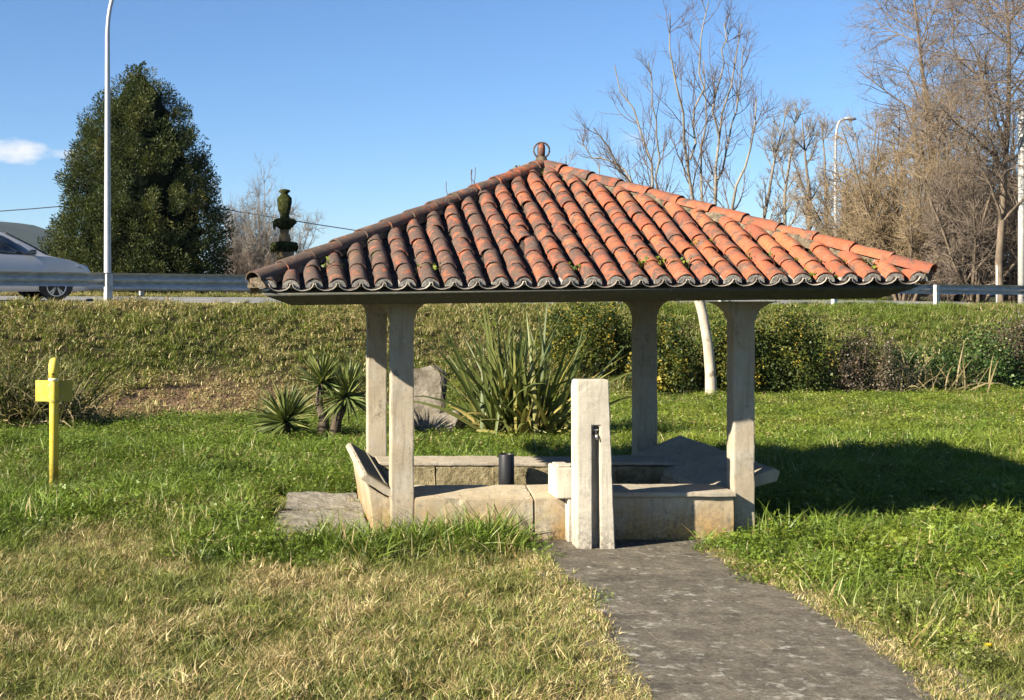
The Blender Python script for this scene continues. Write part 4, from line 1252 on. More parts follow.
def willow(u, dist, sc, kind, mats, label, rz, zb=1.6):
    key = (kind, mats)
    if key not in WMESH:
        (vt, ft), (v, f) = WM[kind]
        WMESH[key] = (mesh_np('trunk', vt, ft, M[mats[0]], True), mesh_np('crown', v, f, M[mats[1]], True))
    b = W(u, 300, dist); g = empty('willow_tree', (b.x, b.y, zb), label, 'tree', 'brown leafless willows on the right', rz)
    g.scale = (sc[0], sc[0], sc[1])
    link('stems', WMESH[key][0], g); link('crown', WMESH[key][1], g)
br, gr, bi = ('bark_brown', 'twig_brown'), ('limb', 'twig_grey'), ('bark_brown', 'twig_birch')
willow(872, 50, (.85, 1.4), 0, br, 'dense brown leafless willow right of the lamp above the roof corner', .3)
willow(904, 46, (.95, 1.25), 1, br, 'dense brown leafless willow above the right end of the roof', 1.9)
willow(944, 47, (1.0, 1.4), 0, br, 'dense brown leafless willow right of the roof end, tallest of the row', 4.0)
willow(975, 43, (.9, 1.15), 1, bi, 'dense grey brown leafless willow behind the thin pale post', 3.1)
willow(1012, 46, (1.0, 1.4), 0, bi, 'dense grey brown leafless willow behind the white pole', 5.1)
willow(1060, 44, (.95, 1.3), 1, bi, 'dense grey brown leafless willow cut off by the right edge', .9)
willow(850, 58, (.66, 1.0), 1, br, 'low brown leafless willow at the foot of the right lamp', 2.6)
willow(800, 66, (.7, .62), 0, br, 'low brown scrub willow left of the right lamp behind the roof', 1.1)
willow(250, 58, (.66, 1.12), 1, gr, 'rounded pale grey leafless tree between the conifer and the mossy fountain', 2.2)
willow(282, 66, (.62, .86), 0, gr, 'smaller grey leafless tree behind the mossy fountain', .2)
willow(236, 50, (.38, .40), 0, ('bark_brown', 'twig_red'), 'low reddish brown leafless bush at the foot of the conifer', 3.9)
willow(268, 56, (.36, .38), 1, ('bark_brown', 'twig_red'), 'low reddish brown leafless bush in front of the grey house', 1.2)
# tall birches at the right
bl_ = dict(nl=(24, 9, 7, 4), trop=.03, droop=.05, rmin=.009, t0=.2, tw=(1.1, .6, .3))
dk = (M['bark_brown'], M['twig_birch'])
bare_tree('birch_tree', 1000, 41, 13.0, 'tall leafless birch with fine twigs filling the upper right corner', 21, dk, .12, .95, group='tall birches on the right', **bl_)
bare_tree('birch_tree', 1085, 38, 13.0, 'tall leafless birch with trunk beyond the right edge, branches reaching in', 22, dk, .14, 1.0, group='tall birches on the right', **bl_)
bare_tree('birch_tree', 940, 48, 12.4, 'tall leafless birch standing behind the brown willows', 23, dk, .16, .85, group='tall birches on the right', **bl_)

# conifer
def conifer():
    rg_ = np.random.default_rng(41); dist = 40.0; pxm = F / dist
    b = W(139, 300, dist); b.z = 1.75
    g = empty('conifer_tree', b, 'tall dense dark green cypress-like conifer beyond the road on the left', 'tree')
    rows = np.array([68, 78, 88, 100, 120, 145, 170, 200, 225, 250, 270, 285, 298]); hw = np.array([1, 9, 22, 35, 49, 61, 71, 81, 89, 94, 95, 92, 86]) / pxm
    zz = EYE - (rows - PY) / pxm - b.z
    zf = lambda z: np.interp(z, zz[::-1], hw[::-1])
    H = zz[0]
    tube_obj('trunk', [(0, 0, -.3), (0, 0, H * .5), (0, 0, H * .9)], [.22, .14, .03], M['bark_dark'], g, 9)
    # boughs: upswept plumes, each with its own shade of green, carrying fine sprays
    nb = 720
    zg = np.linspace(0, H, 200); cdf = np.cumsum(zf(zg) + .18); bz = np.interp((np.arange(nb) + rg_.random(nb)) / nb, cdf / cdf[-1], zg)
    ba = rg_.uniform(0, 2 * np.pi, nb); br_ = zf(bz) * rg_.uniform(.76, .98, nb)
    outb = np.stack([np.cos(ba), np.sin(ba), np.full(nb, .9)], -1); outb = norm(outb + rg_.normal(0, .2, (nb, 3)))
    Cb = np.stack([br_ * np.cos(ba), br_ * np.sin(ba), bz], -1)
    per = 190
    tt = rg_.beta(1.4, 1.6, (nb, per)); Lb = rg_.uniform(.3, .75, nb)
    rr_ = .27 * np.sin(np.pi * np.clip(tt, .05, .97)) ** .7 * np.minimum(1, zf(bz)[:, None] / .6 + .25)
    off = norm(rg_.normal(size=(nb, per, 3))) * (rr_ * rg_.uniform(.55, 1.05, (nb, per)))[..., None]
    P = (Cb[:, None] + outb[:, None] * ((tt - .45) * Lb[:, None])[..., None] + off).reshape(-1, 3)
    O = norm(norm(off).reshape(-1, 3) * .8 + np.repeat(outb, per, 0) * .8 + rg_.normal(0, .35, (nb * per, 3)))
    cv = np.repeat(rg_.normal(0, .17, nb), per)
    N = len(P)
    S = norm(np.cross(O, rg_.normal(size=(N, 3))))
    L = rg_.uniform(.045, .11, N)[:, None]; w = L * rg_.uniform(.15, .28, N)[:, None]
    V = np.stack([P, P + O * L * .45 + S * w, P + O * L * .62 + S * w * .45, P + O * L * 1.05, P + O * L * .62 - S * w * .45, P + O * L * .5 - S * w], 1).reshape(-1, 3)
    i = np.arange(N)[:, None] * 6
    f1 = i + np.array([[0, 1, 2, 5]]); f1 = i + np.array([[0, 1, 2, 4]]); f2 = i + np.array([[0, 4, 5]]); f3 = i + np.array([[2, 3, 4]])
    var = np.clip(.47 + cv + rg_.normal(0, .15, N) , 0, 1)
    obj_np('crown', V, [f1, np.concatenate([f2, f3])], M['conifer'], g, attrs={'var': np.repeat(var, 6)})
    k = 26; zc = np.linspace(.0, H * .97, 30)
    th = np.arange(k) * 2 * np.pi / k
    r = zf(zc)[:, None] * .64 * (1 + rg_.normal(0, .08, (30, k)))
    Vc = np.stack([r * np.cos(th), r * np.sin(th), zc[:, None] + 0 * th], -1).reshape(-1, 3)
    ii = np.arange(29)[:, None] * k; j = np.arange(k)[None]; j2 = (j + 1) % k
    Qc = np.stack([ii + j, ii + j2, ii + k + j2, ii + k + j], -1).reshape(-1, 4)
    obj_np('light_block_core', Vc, Qc, M['conifer_core'], g)  # added solid core that stops light passing through the crown
conifer()

# ------------------------------------------------------------------ shrubs
def bush(name, c, rad, n, leaf, mat, label, seed, cat='shrub', group=None, clumps=40, vshift=0.0, stems=14, up=.4):
    rg_ = np.random.default_rng(seed)
    zb = float(z_ground(c[0], c[1]))
    g = empty(name, (c[0], c[1], zb), label, cat, group)
    d = norm(rg_.normal(size=(clumps, 3))); d[:, 2] = np.abs(d[:, 2])
    cc = d * np.array(rad) * rg_.uniform(.45, .95, (clumps, 1)); cc[:, 2] = cc[:, 2] * 1.0 + .06
    per = n // clumps
    C = np.repeat(cc, per, 0) + rg_.normal(0, 1, (clumps * per, 3)) * np.array(rad) * np.array([.085, .085, .15])
    C[:, 2] = np.abs(C[:, 2])
    v, f = frand_leaves(rg_, C, leaf, up)
    cv = np.repeat(rg_.normal(0, .26, clumps), per)
    var = np.clip(.34 + vshift + cv + rg_.normal(0, .10, len(C)), 0, 1)
    obj_np('foliage', v, f, mat, g, attrs={'var': np.repeat(var, 4)})
    P = np.zeros((stems, 5, 3))
    tgt = cc[rg_.integers(0, clumps, stems)]
    for k in range(5): P[:, k] = tgt * np.array([.3 + .7 * k / 4, .3 + .7 * k / 4, k / 4]) + rg_.normal(0, .03, (stems, 3)) * (k > 0)
    v, q = tubes(P, np.linspace(.022, .006, 5)[None] * np.ones((stems, 1)), 4); obj_np('stems', v, q, M['bark_brown'], g)
    return g
def at(u, v_): 
    d = F * EYE / (v_ - PY); p = W(u, v_, d); return (p.x, p.y)
HG = 'yellow flecked evergreen hedge shrubs'
hb = [(592, 395, .95, 1.35, 'yellow flecked evergreen shrub behind the tap pillar, leftmost of the hedge'), (668, 397, .75, 1.25, 'yellow flecked evergreen shrub between back post and pale trunk'),
      (740, 396, .75, 1.3, 'yellow flecked evergreen shrub right of the pale trunk, behind front post'), (795, 396, .95, 1.55, 'largest yellow flecked evergreen shrub, right of the front right post')]
for k, (u, v_, rx, h, lab) in enumerate(hb):
    x, y = at(u, v_); bush('hedge_shrub', (x, y + .35), (rx, .75, h), 12000, .055, M['hedge'], lab, 50 + k, group=HG, clumps=110)
x, y = at(868, 396); bush('russet_shrub', (x, y + .4), (.9, .7, 1.2), 8000, .045, M['redbush'], 'russet brown twiggy shrub right of the hedge', 60, clumps=60, stems=40)
x, y = at(622, 393); bush('hedge_shrub', (x - .35, y + 1.2), (.9, .6, .95), 8000, .05, M['hedge'], 'yellowish evergreen shrub higher on the bank behind the tap pillar', 61, group=HG, clumps=50, vshift=.14)
x, y = at(985, 392); bush('bramble', (x, y + .8), (1.5, .9, 1.1), 9000, .06, M['bramble'], 'green bramble thicket at the right foot of the bank', 62, 'bramble', clumps=80, stems=50)
x, y = at(1045, 390); bush('bramble', (x, y + 1.0), (1.3, .9, 1.5), 8000, .055, M['redbush'], 'brownish bramble thicket at the right edge of the bank', 63, 'bramble', clumps=70, stems=50)
x, y = at(930, 393); bush('bramble', (x, y + .8), (1.0, .7, .8), 4500, .055, M['bramble'], 'sparse bramble with dry canes between russet shrub and green thicket', 64, 'bramble', clumps=40, stems=50)

def blade_plant(rg_, N, L, wd, tilt, droop=.5, seg=5, fold=.35):
    """sword leaves from the origin -> verts (N,m,3)"""
    az = rg_.uniform(0, 2 * np.pi, N); tl = np.radians(rg_.uniform(tilt[0], tilt[1], N))
    L = L * rg_.uniform(.65, 1.1, N); out = np.stack([np.cos(az), np.sin(az), 0 * az], -1); sd = np.stack([-np.sin(az), np.cos(az), 0 * az], -1)
    a = rg_.uniform(-1.2, 1.2, N)[:, None]; 
    V = []; p = np.zeros((N, 3)); dr = droop * rg_.uniform(.1, 1.4, N)
    for k in range(seg + 1):
        t_ = k / seg; th = tl + dr * t_ ** 2 * .9
        d = out * np.sin(th)[:, None] + np.array([0, 0, 1.]) * np.cos(th)[:, None]
        if k: p = p + d * (L / seg)[:, None]
        wv = (wd * min(1, .55 + t_ * 1.6) * (1 - t_ ** 2.6) * rg_.uniform(.9, 1.1, N))[:, None]
        nrm = np.cross(sd, d); s2 = sd * np.cos(a) + nrm * np.sin(a)
        V += [p - s2 * wv, p + np.cross(d, s2) * wv * fold, p + s2 * wv]
    return np.stack(V, 1)
def blade_faces(seg):
    f = []
    for k in range(seg):
        b = 3 * k; f += [(b, b + 1, b + 4, b + 3), (b + 1, b + 2, b + 5, b + 4)]
    return np.array(f)
# New Zealand flax style clump: each sword leaf a part
rg_ = np.random.default_rng(88)
x, y = at(526, 441)
fx = empty('flax_plant', (x, y + .3, 0), 'large clump of upright sword shaped green leaves seen between the posts', 'flax plant')
def flax_set(N, L, wd, tilt, droop, vr, spread):
    A = blade_plant(rg_, N, L, wd, tilt, droop)
    for k in range(N):
        b = np.array([rg_.normal(0, spread), rg_.normal(0, spread * .6), -.03])
        v = A[k]; vv = np.full(len(v), np.clip(rg_.uniform(*vr), 0, 1)) + np.repeat(np.linspace(.06, -.06, 6), 3)
        obj_np('leaf', v + b, blade_faces(5), M['flax'], fx, True, {'var': np.clip(vv, 0, 1)})
flax_set(74, 1.9, .036, (2, 30), .25, (.2, .8), .26)
flax_set(80, 1.7, .034, (16, 52), .75, (.25, .9), .24)
flax_set(60, 1.05, .034, (35, 75), 1.1, (.6, 1.0), .24)
# yuccas
def rosette(name, parent, c, N, L, seed, tilt=(5, 105), dry=0):
    r_ = np.random.default_rng(seed)
    A = blade_plant(r_, N, L, .019, tilt, .25, 3)
    A = A + np.array(c)
    m_ = A.shape[1]; f = (np.arange(N)[:, None, None] * m_ + blade_faces(3)[None]).reshape(-1, 4)
    var = np.clip(r_.uniform(.2, .85, N), 0, 1)
    return obj_np(name, A.reshape(-1, 3), f, M['yucca'], parent, True, {'var': np.repeat(var, m_)})
x, y = at(286, 440)
g = empty('yucca_plant', (x, y, 0), 'low spiky yucca rosette sitting on the grass, left of the trunked yucca', 'yucca', 'spiky yuccas near the bank')
tube_obj('trunk', [(0, 0, -.05), (0, 0, .22)], [.08, .06], M['bark_dark'], g, 8)
rosette('leaf_rosette', g, (0, 0, .24), 230, .62, 5, (8, 118))
x, y = at(326, 441)
g = empty('yucca_plant', (x, y, 0), 'two headed yucca on short dark trunks beside the left posts', 'yucca', 'spiky yuccas near the bank')
s17 = 17.5 / F
tube_obj('trunk', [(-.04, 0, -.05), (-.03, 0, .30), (-.10, .03, .52), (-.05, .05, .76)], [.085, .07, .055, .05], M['bark_dark'], g, 8)
tube_obj('trunk', [(.10, -.02, -.05), (.14, -.02, .30), (.27, -.03, .58)], [.085, .075, .06], M['bark_dark'], g, 8)
rosette('leaf_rosette', g, (-.05, .05, .78), 150, .46, 6, (5, 120)); rosette('leaf_rosette', g, (.28, -.03, .60), 180, .54, 7, (5, 135))

# boulders
def boulder(c, size, seed, label, rz=0):
    rr_ = random.Random(seed)
    bm = bmesh.new(); bmesh.ops.create_icosphere(bm, subdivisions=4, radius=1)
    dirs = [Vector((rr_.gauss(0, 1), rr_.gauss(0, 1), rr_.gauss(0, 1))).normalized() for _ in range(16)]
    offs = [rr_.uniform(.66, .95) for _ in dirs]
    from mathutils import noise as mn
    for v in bm.verts:
        for d, o in zip(dirs, offs):
            k = v.co.dot(d)
            if k > o: v.co -= d * (k - o)
        v.co *= 1 + .06 * mn.noise(v.co * 2.5 + Vector((seed, 0, 0))) + .03 * mn.noise(v.co * 7)
        v.co = Vector((v.co.x * size[0], v.co.y * size[1], v.co.z * size[2] + size[2] * .55))
    o = bm_obj('boulder', bm, M['boulder'], None)
    o.location = c; o.rotation_euler = (0, 0, rz)
    tag(o, label, 'boulder'); return o
t = NT('boulder_stone')
a = t.noise(3.2, 8, .68); b = t.noise(20, 6, .7)
c = t.ramp(a, [(.3, (.07, .058, .042)), (.45, (.14, .12, .092)), (.6, (.23, .20, .16)), (.75, (.09, .078, .052))]); c = t.mix(t.mask(b, .6, .75), c, (.10, .09, .07))
M['boulder'] = t.finish(c, .95, t.bump(t.math('ADD', a, b), .7, .05), spec=.15)
x, y = at(432, 436); boulder((x, y + .5, float(z_ground(x, y + .5)) - .1), (.36, .36, .78), 5, 'grey brown boulder standing just right of the front left post', .4)
x, y = at(446, 437); boulder((x + .08, y + .25, -.05), (.34, .26, .26), 9, 'low dark boulder at the left foot of the flax clump', 1.2)
x, y = at(88, 388); boulder((x, y + .3, float(z_ground(x, y)) - .12), (.2, .2, .16), 11, 'small stone lying on the bank behind the yellow post', .2)

# dry reed clump at far left
rg_ = np.random.default_rng(19)
x, y = at(18, 432)
g = empty('reed_clump', (x, y + .6, 0), 'tangled clump of half dry reeds at the left edge behind the yellow post', 'reeds')
parts, vs, fs, n = [], [], [], 0
for (N, L, wd, tilt, droop, vr, sp) in ((520, 1.05, .013, (5, 60), 1.2, (.0, .55), .5), (620, .85, .012, (30, 95), 1.6, (.45, 1.0), .5), (160, .6, .013, (50, 110), 1.2, (.6, 1.0), .55)):
    A = blade_plant(rg_, N, L, wd, tilt, droop, 4) + np.stack([rg_.normal(-.15, sp, N), rg_.normal(0, .25, N), np.abs(rg_.normal(.05, .15, N))], -1)[:, None]
    A[:, :, 2] = np.maximum(A[:, :, 2], .02)
    m_ = A.shape[1]; fs.append((np.arange(N)[:, None, None] * m_ + blade_faces(4)[None]).reshape(-1, 4) + n); n += N * m_
    vs.append(A.reshape(-1, 3)); parts.append(np.repeat(np.clip(rg_.uniform(*vr, N), 0, 1), m_))
o = obj_np('reed_leaves', np.concatenate(vs), [np.concatenate(fs)], M['reed'], g, True, {'var': np.concatenate(parts)}); o['kind'] = 'stuff'
# dry canes right
x, y = at(915, 396)
g = empty('reed_clump', (x, y + .5, 0), 'pale dry canes and stalks right of the russet shrub', 'reeds')
A = blade_plant(rg_, 110, 1.0, .016, (0, 70), .8, 4) + np.stack([rg_.normal(.2, .65, 110), rg_.normal(0, .2, 110), 0 * rg_.random(110)], -1)[:, None]
A[:, :, 2] = np.maximum(A[:, :, 2], .02); m_ = A.shape[1]
o = obj_np('reed_leaves', A.reshape(-1, 3), (np.arange(110)[:, None, None] * m_ + blade_faces(4)[None]).reshape(-1, 4), M['reed'], g, True, {'var': np.repeat(rg_.uniform(.5, 1, 110), m_)}); o['kind'] = 'stuff'

# ------------------------------------------------------------------ grass
lib = bpy.data.collections.new('grass_sources')      # not linked to the scene
def src(name, v, f, a, a2):
    me = mesh_np(name, v, f, M['grass'], False, {'var': a, 'var2': a2}); o = bpy.data.objects.new(name, me); lib.objects.link(o)
rs = np.random.default_rng(101)
for k in range(4):   # 0-3 meadow tufts
    src('a_tuft%d' % k, *blades(rs, 40, np.zeros(3), .105, .078, .0026, 1.2, 3))
for k in range(3):   # 4-6 tall lush tufts
    src('b_tall%d' % k, *blades(rs, 30, np.zeros(3), .085, .20, .0042, .8, 4))
for k in range(3):   # 7-9 short broad tufts for distance
    src('c_short%d' % k, *blades(rs, 26, np.zeros(3), .14, .10, .0070, 1.0, 2))
def clover(rng):
    N = 64
    az = rng.uniform(0, 6.283, N); r = .11 * np.sqrt(rng.random(N)); h = rng.uniform(.03, .13, N)
    c = np.stack([r * np.cos(az), r * np.sin(az), h], -1)
    V = []; Fq = []; n = 0; va = []; va2 = []
    for i in range(N):
        tilt = norm(rng.normal(size=3) * .45 + np.array([0, 0, 1.])); a0 = rng.uniform(0, 6.28); x_ = norm(np.cross(tilt, [math.cos(a0), math.sin(a0), .1])); y_ = np.cross(tilt, x_)
        s = rng.uniform(.006, .0125); q_, q2 = rng.random(), rng.random()
        for j in range(3):
            th = j * 2.094; d = x_ * math.cos(th) + y_ * math.sin(th); e = np.cross(tilt, d)
            V += [c[i], c[i] + d * s * .8 + e * s * .62 + tilt * s * .2, c[i] + d * s * 1.35, c[i] + d * s * .8 - e * s * .62 + tilt * s * .2]
            Fq.append((n, n + 1, n + 2, n + 3)); n += 4; va += [q_] * 4; va2 += [q2] * 4
        V += [np.array([c[i, 0] * .5, c[i, 1] * .5, 0]), np.array([c[i, 0] * .5 + .002, c[i, 1] * .5, 0]), c[i]]
        n += 3; va += [q_] * 3; va2 += [q2] * 3
    V = np.array(V)
    tri = np.array([(12 * (i + 1) + 3 * i, 12 * (i + 1) + 3 * i + 1, 12 * (i + 1) + 3 * i + 2) for i in range(N)])
    return V, [np.array(Fq), tri], np.array(va), np.array(va2)
for k in range(3):   # 10-12 clover and broad leaf weeds
    src('d_clover%d' % k, *clover(rs))

def scatter(name, label, pts, rotz, scl, colr, dry, idx, tilt=.12):
    N = len(pts)
    me = bpy.data.meshes.new(name); me.vertices.add(N); me.vertices.foreach_set('co', np.asarray(pts, np.float32).ravel())
    def at_(nm, ty, key, val):
        a = me.attributes.new(nm, ty, 'POINT'); a.data.foreach_set(key, np.asarray(val).ravel())
    r_ = np.random.default_rng(N)
    at_('rot', 'FLOAT_VECTOR', 'vector', np.stack([r_.normal(0, tilt, N), r_.normal(0, tilt, N), rotz], -1).astype(np.float32))
    at_('scl', 'FLOAT', 'value', scl.astype(np.float32)); at_('dry', 'FLOAT', 'value', dry.astype(np.float32)); at_('idx', 'INT', 'value', idx.astype(np.int32))
    at_('col', 'FLOAT_COLOR', 'color', np.concatenate([colr, np.ones((N, 1))], 1).astype(np.float32))
    me.materials.append(M['grass'])
    o = link(name, me); tag(o, label, 'grass', kind='stuff')
    ng = bpy.data.node_groups.new(name, 'GeometryNodeTree')
    ng.interface.new_socket('Geometry', in_out='INPUT', socket_type='NodeSocketGeometry'); ng.interface.new_socket('Geometry', in_out='OUTPUT', socket_type='NodeSocketGeometry')
    N_ = ng.nodes; gi, go = N_.new('NodeGroupInput'), N_.new('NodeGroupOutput')
    ci = N_.new('GeometryNodeCollectionInfo'); ci.inputs['Collection'].default_value = lib; ci.inputs['Separate Children'].default_value = True; ci.inputs['Reset Children'].default_value = True
    ip = N_.new('GeometryNodeInstanceOnPoints'); ip.inputs['Pick Instance'].default_value = True
    def na(nm, ty):
        a = N_.new('GeometryNodeInputNamedAttribute'); a.data_type = ty; a.inputs['Name'].default_value = nm
        return [s for s in a.outputs if s.enabled and s.name == 'Attribute'][0]
    e2r = N_.new('FunctionNodeEulerToRotation')
    L = ng.links
    L.new(gi.outputs[0], ip.inputs['Points']); L.new(ci.outputs[0], ip.inputs['Instance'])
    L.new(na('idx', 'INT'), ip.inputs['Instance Index']); L.new(na('rot', 'FLOAT_VECTOR'), e2r.inputs[0]); L.new(e2r.outputs[0], ip.inputs['Rotation'])
    L.new(na('scl', 'FLOAT'), ip.inputs['Scale']); L.new(ip.outputs[0], go.inputs[0])
    mod = o.modifiers.new('scatter', 'NODES'); mod.node_group = ng
    return o

rg_ = np.random.default_rng(7)
def inframe(X, Y, m=220):
    u = PX + F * X / Y
    return (u > -m) & (u < 1024 + m)
def free(X, Y):
    on_path = (Y < 10.4) & (X > pl(Y) + rg_.normal(.0, .07, len(X)) + (fbm(Y * 2.3, Y * .1, 91) - .5) * .5) & (X < pr(Y) + rg_.normal(.0, .07, len(X)) - (fbm(Y * 1.9, 3 + Y * .1, 92) - .42) * .8)
    on_pad = (X > -.06 + rg_.normal(0, .05, len(X))) & (X < .9) & (Y > 10.05 + rg_.normal(0, .08, len(X))) & (Y < 12.75)
    on_bas = (X > .78) & (X < 4.06) & (Y > 10.32) & (Y < 12.95)
    s, q = road_sq(X, Y); on_road = (q > .45) & (q < 8.2)
    return ~(on_path | on_pad | on_bas | on_road)
def sample(n, y0, y1, xm0, xm1):
    Y = rg_.uniform(y0, y1, n); X = (rg_.uniform(xm0, xm1, n) - PX) / F * Y * 1.0
    keep = rg_.random(n) < (Y / y1)           # even density over the wedge
    X, Y = X[keep], Y[keep]
    k = free(X, Y); return X[k], Y[k]
def mixc(a, b, t_): return np.array(a)[None] * (1 - t_[:, None]) + np.array(b)[None] * t_[:, None]
GREEN, LUSH, YGREEN, OLIVE = (.075, .125, .022), (.098, .172, .022), (.25, .30, .034), (.18, .178, .057)

# foreground left and right, 4.5 - 12 m
X, Y = sample(42000, 4.6, 12.6, -220, 1240)
left = X < pl(Y)
n1v = fbm(X * .9, Y * .9, 31); n2v = fbm(X * 2.6, Y * 2.6, 33); nbig = fbm(X * .5 + 3, Y * .7, 35); lushv = np.clip((Y - 9.9 + (nbig - .5) * 5.5 + (n1v - .5) * 2.0) / 1.3, 0, 1)
near_bas = np.exp(-((Y - np.where(X < .85, 9.8, 10.05)) / .32) ** 2) * ((X > .35) & (X < 1.95))
lush = np.maximum(np.where(left, lushv, np.clip((Y - 7.2 + (n1v - .5) * 3) / 2.2, 0, 1)), near_bas)
dry = np.where(left, .44, .18) * (1 - lush) + .05 + (n2v - .5) * 1.7 * (1 - lush) + (n1v - .5) * .8 * (1 - lush)
dry = dry - np.clip((n1v - .58) * 4, 0, .5) * (1 - lush)
dry = np.clip(dry, .02, .95)
c0 = mixc(OLIVE, LUSH, np.clip(lush * 1.2, 0, 1)); yg = np.clip((n2v - .45) * 3, 0, 1) * np.where(left, .35, .75); cc = c0 * (1 - yg[:, None]) + np.array(YGREEN) * yg[:, None]
cc = cc * np.clip(.5 + 1.0 * fbm(X * 1.9 + 4, Y * 1.9, 76), .55, 1.2)[:, None]
idx = rg_.integers(0, 4, len(X))
tall = (rg_.random(len(X)) < np.where(left, .35, .25) * lush + near_bas * .45); idx = np.where(tall, rg_.integers(4, 7, len(X)), idx)
clv = rg_.random(len(X)) < np.where(left, .5, .66) * lush * (1 - near_bas) * (n2v > .38); idx = np.where(clv, rg_.integers(10, 13, len(X)), idx)
# edge of path kept lower and drier
edge = np.clip(1 - np.minimum(np.abs(X - pl(Y)), np.abs(X - pr(Y))) / .25, 0, 1) * (Y < 9.8)
dry = np.where(clv, dry * .25, dry)
n3v = fbm(X * 3.6 + 7, Y * 3.6, 71)
scl = rg_.uniform(.55, 1.2, len(X)) * (1 - .45 * edge) * (.45 + .95 * n3v) * (1 + .2 * lush) * (1 + .15 * near_bas)
dry = np.clip(dry + edge * .15, .02, .97)
pts = np.stack([X, Y, z_ground(X, Y) - .005], -1)
scatter('lawn_grass', 'rough mixed green and straw grass in the foreground', pts, rg_.uniform(0, 6.28, len(X)), scl, cc, dry, idx, .30)
# low thatch and straw creeping over the path edges, weeds in the slab joints
n_ = 3600
Yp = rg_.uniform(4.8, 10.2, n_); lr = rg_.random(n_) < .42
Xp = np.where(lr, pl(Yp) - np.abs(rg_.normal(0, .12, n_)) + .12 * rg_.random(n_), pr(Yp) + np.abs(rg_.normal(0, .15, n_)) - .2 * rg_.random(n_) * fbm(Yp * 1.9, 3 + Yp * .1, 92) * 1.6)
pw = np.array([(rg_.uniform(.05, .85), rg_.choice([10.87, 11.73, 10.2, 12.7]) + rg_.normal(0, .03)) for _ in range(46)] + [(rg_.uniform(.05, .16), rg_.uniform(10.2, 12.6)) for _ in range(40)] + [(rg_.uniform(.74, .86), rg_.uniform(10.2, 12.6)) for _ in range(16)]
              + [(rg_.uniform(2.0, 3.7), 10.31 + rg_.normal(0, .02)) for _ in range(26)])
Xa, Ya = np.r_[Xp, pw[:, 0]], np.r_[Yp, pw[:, 1]]; na_ = len(Xa)
scatter('path_edge_grass', 'thin dry thatch and weeds along the path edges and slab joints', np.stack([Xa, Ya, np.full(na_, .018)], -1), rg_.uniform(0, 6.28, na_),
        rg_.uniform(.18, .5, na_), mixc(OLIVE, YGREEN, rg_.random(na_)), np.r_[rg_.uniform(.35, .98, n_), rg_.uniform(.05, .5, len(pw))], np.where(rg_.random(na_) < .5, rg_.integers(0, 4, na_), rg_.integers(7, 10, na_)), .3)
# mid lawn, 12 m to the foot of the bank
X, Y = sample(60000, 12.4, 27, -160, 1180)
s, q = road_sq(X, Y); k = q < toe(s) + .5; X, Y = X[k], Y[k]; s, q = s[k], q[k]
n1v = fbm(X * .6, Y * .6, 41); n2v = fbm(X * 2, Y * 2, 43)
rightw = np.clip((X - 1.5) / 3, 0, 1)
t_ = np.clip((n2v - .35) * 2.2, 0, 1); cc = mixc(LUSH, YGREEN, np.clip(t_ * (.22 + .8 * rightw) * np.clip(.7 + (Y - 14) / 8, 0, 1.2), 0, 1))
cc = cc * np.clip(.45 + 1.1 * fbm(X * 1.5 + 11, Y * 1.5, 75), .5, 1.25)[:, None]
dry = np.clip(.06 + (n1v - .5) * .25 + .5 * litter_mask(X, Y), .01, .9)
idx = rg_.integers(0, 4, len(X)); r2 = rg_.random(len(X))
idx = np.where(r2 < .28, rg_.integers(4, 7, len(X)), idx); idx = np.where(r2 > np.where(X < 2, .5, .72), rg_.integers(10, 13, len(X)), idx); idx = np.where((Y > 17) & (r2 < .45), rg_.integers(7, 10, len(X)), idx)
n3v = fbm(X * 2.6 + 3, Y * 2.6, 73)
scl = rg_.uniform(.65, 1.35, len(X)) * (.45 + .95 * n3v) * np.where(Y > 17, .95, 1.0)
keep = rg_.random(len(X)) > litter_mask(X, Y) * .9
keep &= np.hypot(X - mp0.x, Y - mp0.y + .25) > .3
scl = scl * np.clip(.5 + .25 * np.hypot(X - mp0.x, Y - mp0.y), .5, 1)
pts = np.stack([X, Y, z_ground(X, Y) - .005], -1)
scatter('back_lawn_grass', 'lush green grass between the wash house and the bank', pts[keep], rg_.uniform(0, 6.28, keep.sum()), scl[keep], cc[keep], dry[keep], idx[keep], .14)
# bank and verge
X, Y = sample(140000, 17, 48, -120, 1150)
s, q = road_sq(X, Y); k = (q > toe(s) - .1) & (q < 11); X, Y, s, q = X[k], Y[k], s[k], q[k]
n1v = fbm(X * .8, Y * .8, 51); n2v = fbm(X * 2.2, Y * 2.2, 53)
rw = np.clip((X - 4) / 6, 0, 1); topd = np.clip((q + 2.6) / 2.2, 0, 1)
lm = litter_mask(X, Y)
dry = np.clip(.30 - .22 * rw + .25 * topd * (1 - rw) + (n1v - .5) * .6 + .9 * lm, .02, .97)
t_ = np.clip((n2v - .3) * 2, 0, 1); cc = mixc((.095, .13, .02), (.175, .205, .03), t_) * (1 - .5 * rw[:, None]) + np.array((.14, .21, .035)) * .5 * rw[:, None]
nb1 = fbm(X * 1.3 + 5, Y * 1.3, 57); nb2 = fbm(X * .35, Y * .6, 58)
idx = rg_.integers(7, 10, len(X)); r3 = rg_.random(len(X)); idx = np.where(r3 < .2, rg_.integers(0, 4, len(X)), idx); idx = np.where((r3 > .55) & (nb1 > .5), rg_.integers(10, 13, len(X)), idx); idx = np.where((r3 > .9), rg_.integers(4, 7, len(X)), idx)
cc = cc * (.7 + .75 * nb1[:, None]); dry = np.clip(dry + (nb2 - .5) * .8, .02, .9)
scl = rg_.uniform(.6, 1.2, len(X)) * (.7 + .7 * nb1)
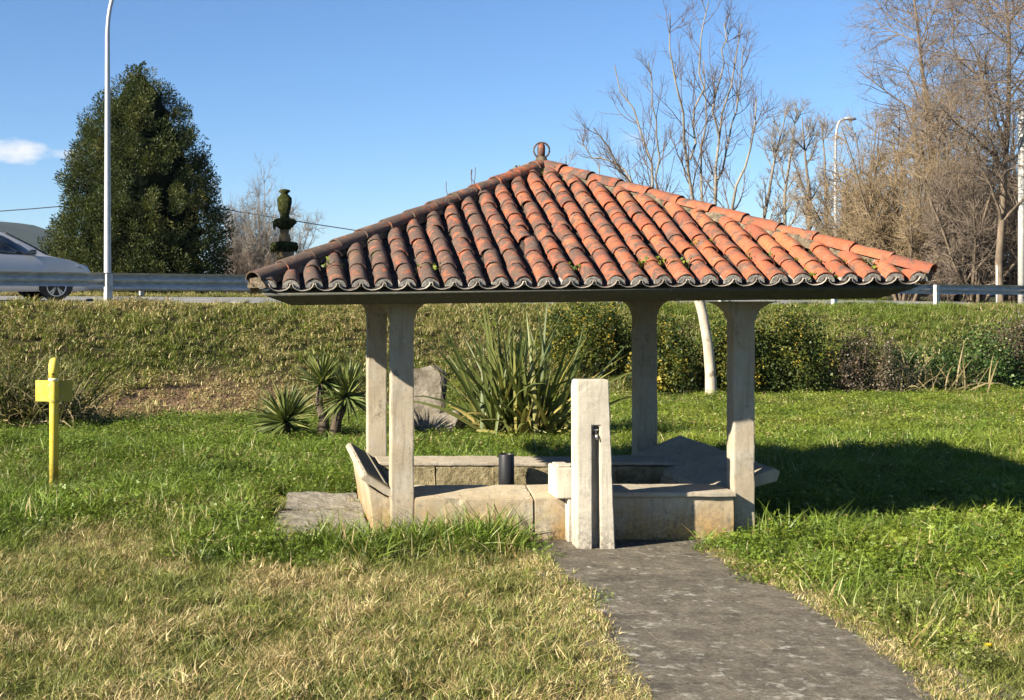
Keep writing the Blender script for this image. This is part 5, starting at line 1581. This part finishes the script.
keep = (rg_.random(len(X)) > lm * .6) & (rg_.random(len(X)) < .8 + .5 * fbm(X * 2.4, Y * 2.4, 59)) & (q < .4) | (q > 8.3)
pts = np.stack([X, Y, z_ground(X, Y) - .005], -1)
scatter('bank_grass', 'short olive and dry grass covering the road bank', pts[keep], rg_.uniform(0, 6.28, keep.sum()), scl[keep], cc[keep], dry[keep], idx[keep], .14)
# dead leaf litter on the mown patch of the bank
N = 34000
X = rg_.uniform(-5, 4, N); Y = rg_.uniform(18.5, 24, N); lm = litter_mask(X, Y); k = rg_.random(N) < lm * 1.1; X, Y = X[k], Y[k]
C = np.stack([X, Y, z_ground(X, Y) + .01], -1)
v, f = frand_leaves(rg_, C, .05, .0)
v[:, 2] = z_ground(v[:, 0], v[:, 1]) + .008 + (v[:, 2] - np.repeat(C[:, 2], 4)) * .35
t = NT('dead_leaf'); M['litter'] = t.finish(t.ramp(t.attr('var').outputs['Fac'], [(0, (.09, .06, .035)), (.6, (.15, .10, .058)), (1, (.23, .165, .095))]), .9, spec=.1)
tag(obj_np('leaf_litter', v, f, M['litter'], attrs={'var': np.repeat(rg_.random(len(C)), 4)}), 'patch of brown dead leaf litter at the foot of the bank', 'leaf litter', kind='stuff')

# dandelions
def dandelion(u, v_, r, label, h=.11):
    d = F * EYE / (v_ - PY + h * F / 8.0); p = W(u, v_, d)
    x, y = p.x, p.y
    g = empty('dandelion', (x, y, 0), label, 'flower', 'yellow dandelions in the right foreground grass')
    z = p.z
    tube_obj('stem', [(0, 0, 0), (.005, 0, z * .5), (0, -.005, z)], .0025, M['moss'], g, 5)
    N = 60; r_ = np.random.default_rng(int(u)); az = r_.uniform(0, 6.28, N); el_ = r_.uniform(.1, 1.2, N)
    dv = np.stack([np.cos(az) * np.cos(el_), np.sin(az) * np.cos(el_), np.sin(el_)], -1); sd = norm(np.cross(dv, np.array([0, 0, 1.]))) * r * .16
    c = np.array([0, -.005, z])
    V = np.stack([c + 0 * dv, c + dv * r * .6 + sd, c + dv * r, c + dv * r * .6 - sd], 1).reshape(-1, 3)
    obj_np('flower_head', V, np.arange(N)[:, None] * 4 + np.arange(4)[None], M['petal'], g, attrs={'var': np.repeat(r_.random(N), 4)})
dandelion(988, 647, .026, 'bright yellow dandelion low at the right edge, nearest the camera')
dandelion(986, 571, .018, 'small yellow dandelion in the clover, left of a pair')
dandelion(1006, 567, .017, 'small yellow dandelion in the clover, right of a pair')

# ------------------------------------------------------------------ air
t = NT('haze_air')
pv = t.new('ShaderNodeVolumePrincipled')
pv.inputs['Color'].default_value = (.72, .86, 1.0, 1); pv.inputs['Density'].default_value = .00007; pv.inputs['Anisotropy'].default_value = .2
t.l.new(pv.outputs[0], t.out.inputs['Volume'])
hz = box_obj('haze', -6000, 6000, -900, 8000, -3, 150, t.m)
tag(hz, 'thin blue air haze over the whole valley', 'haze', kind='stuff')
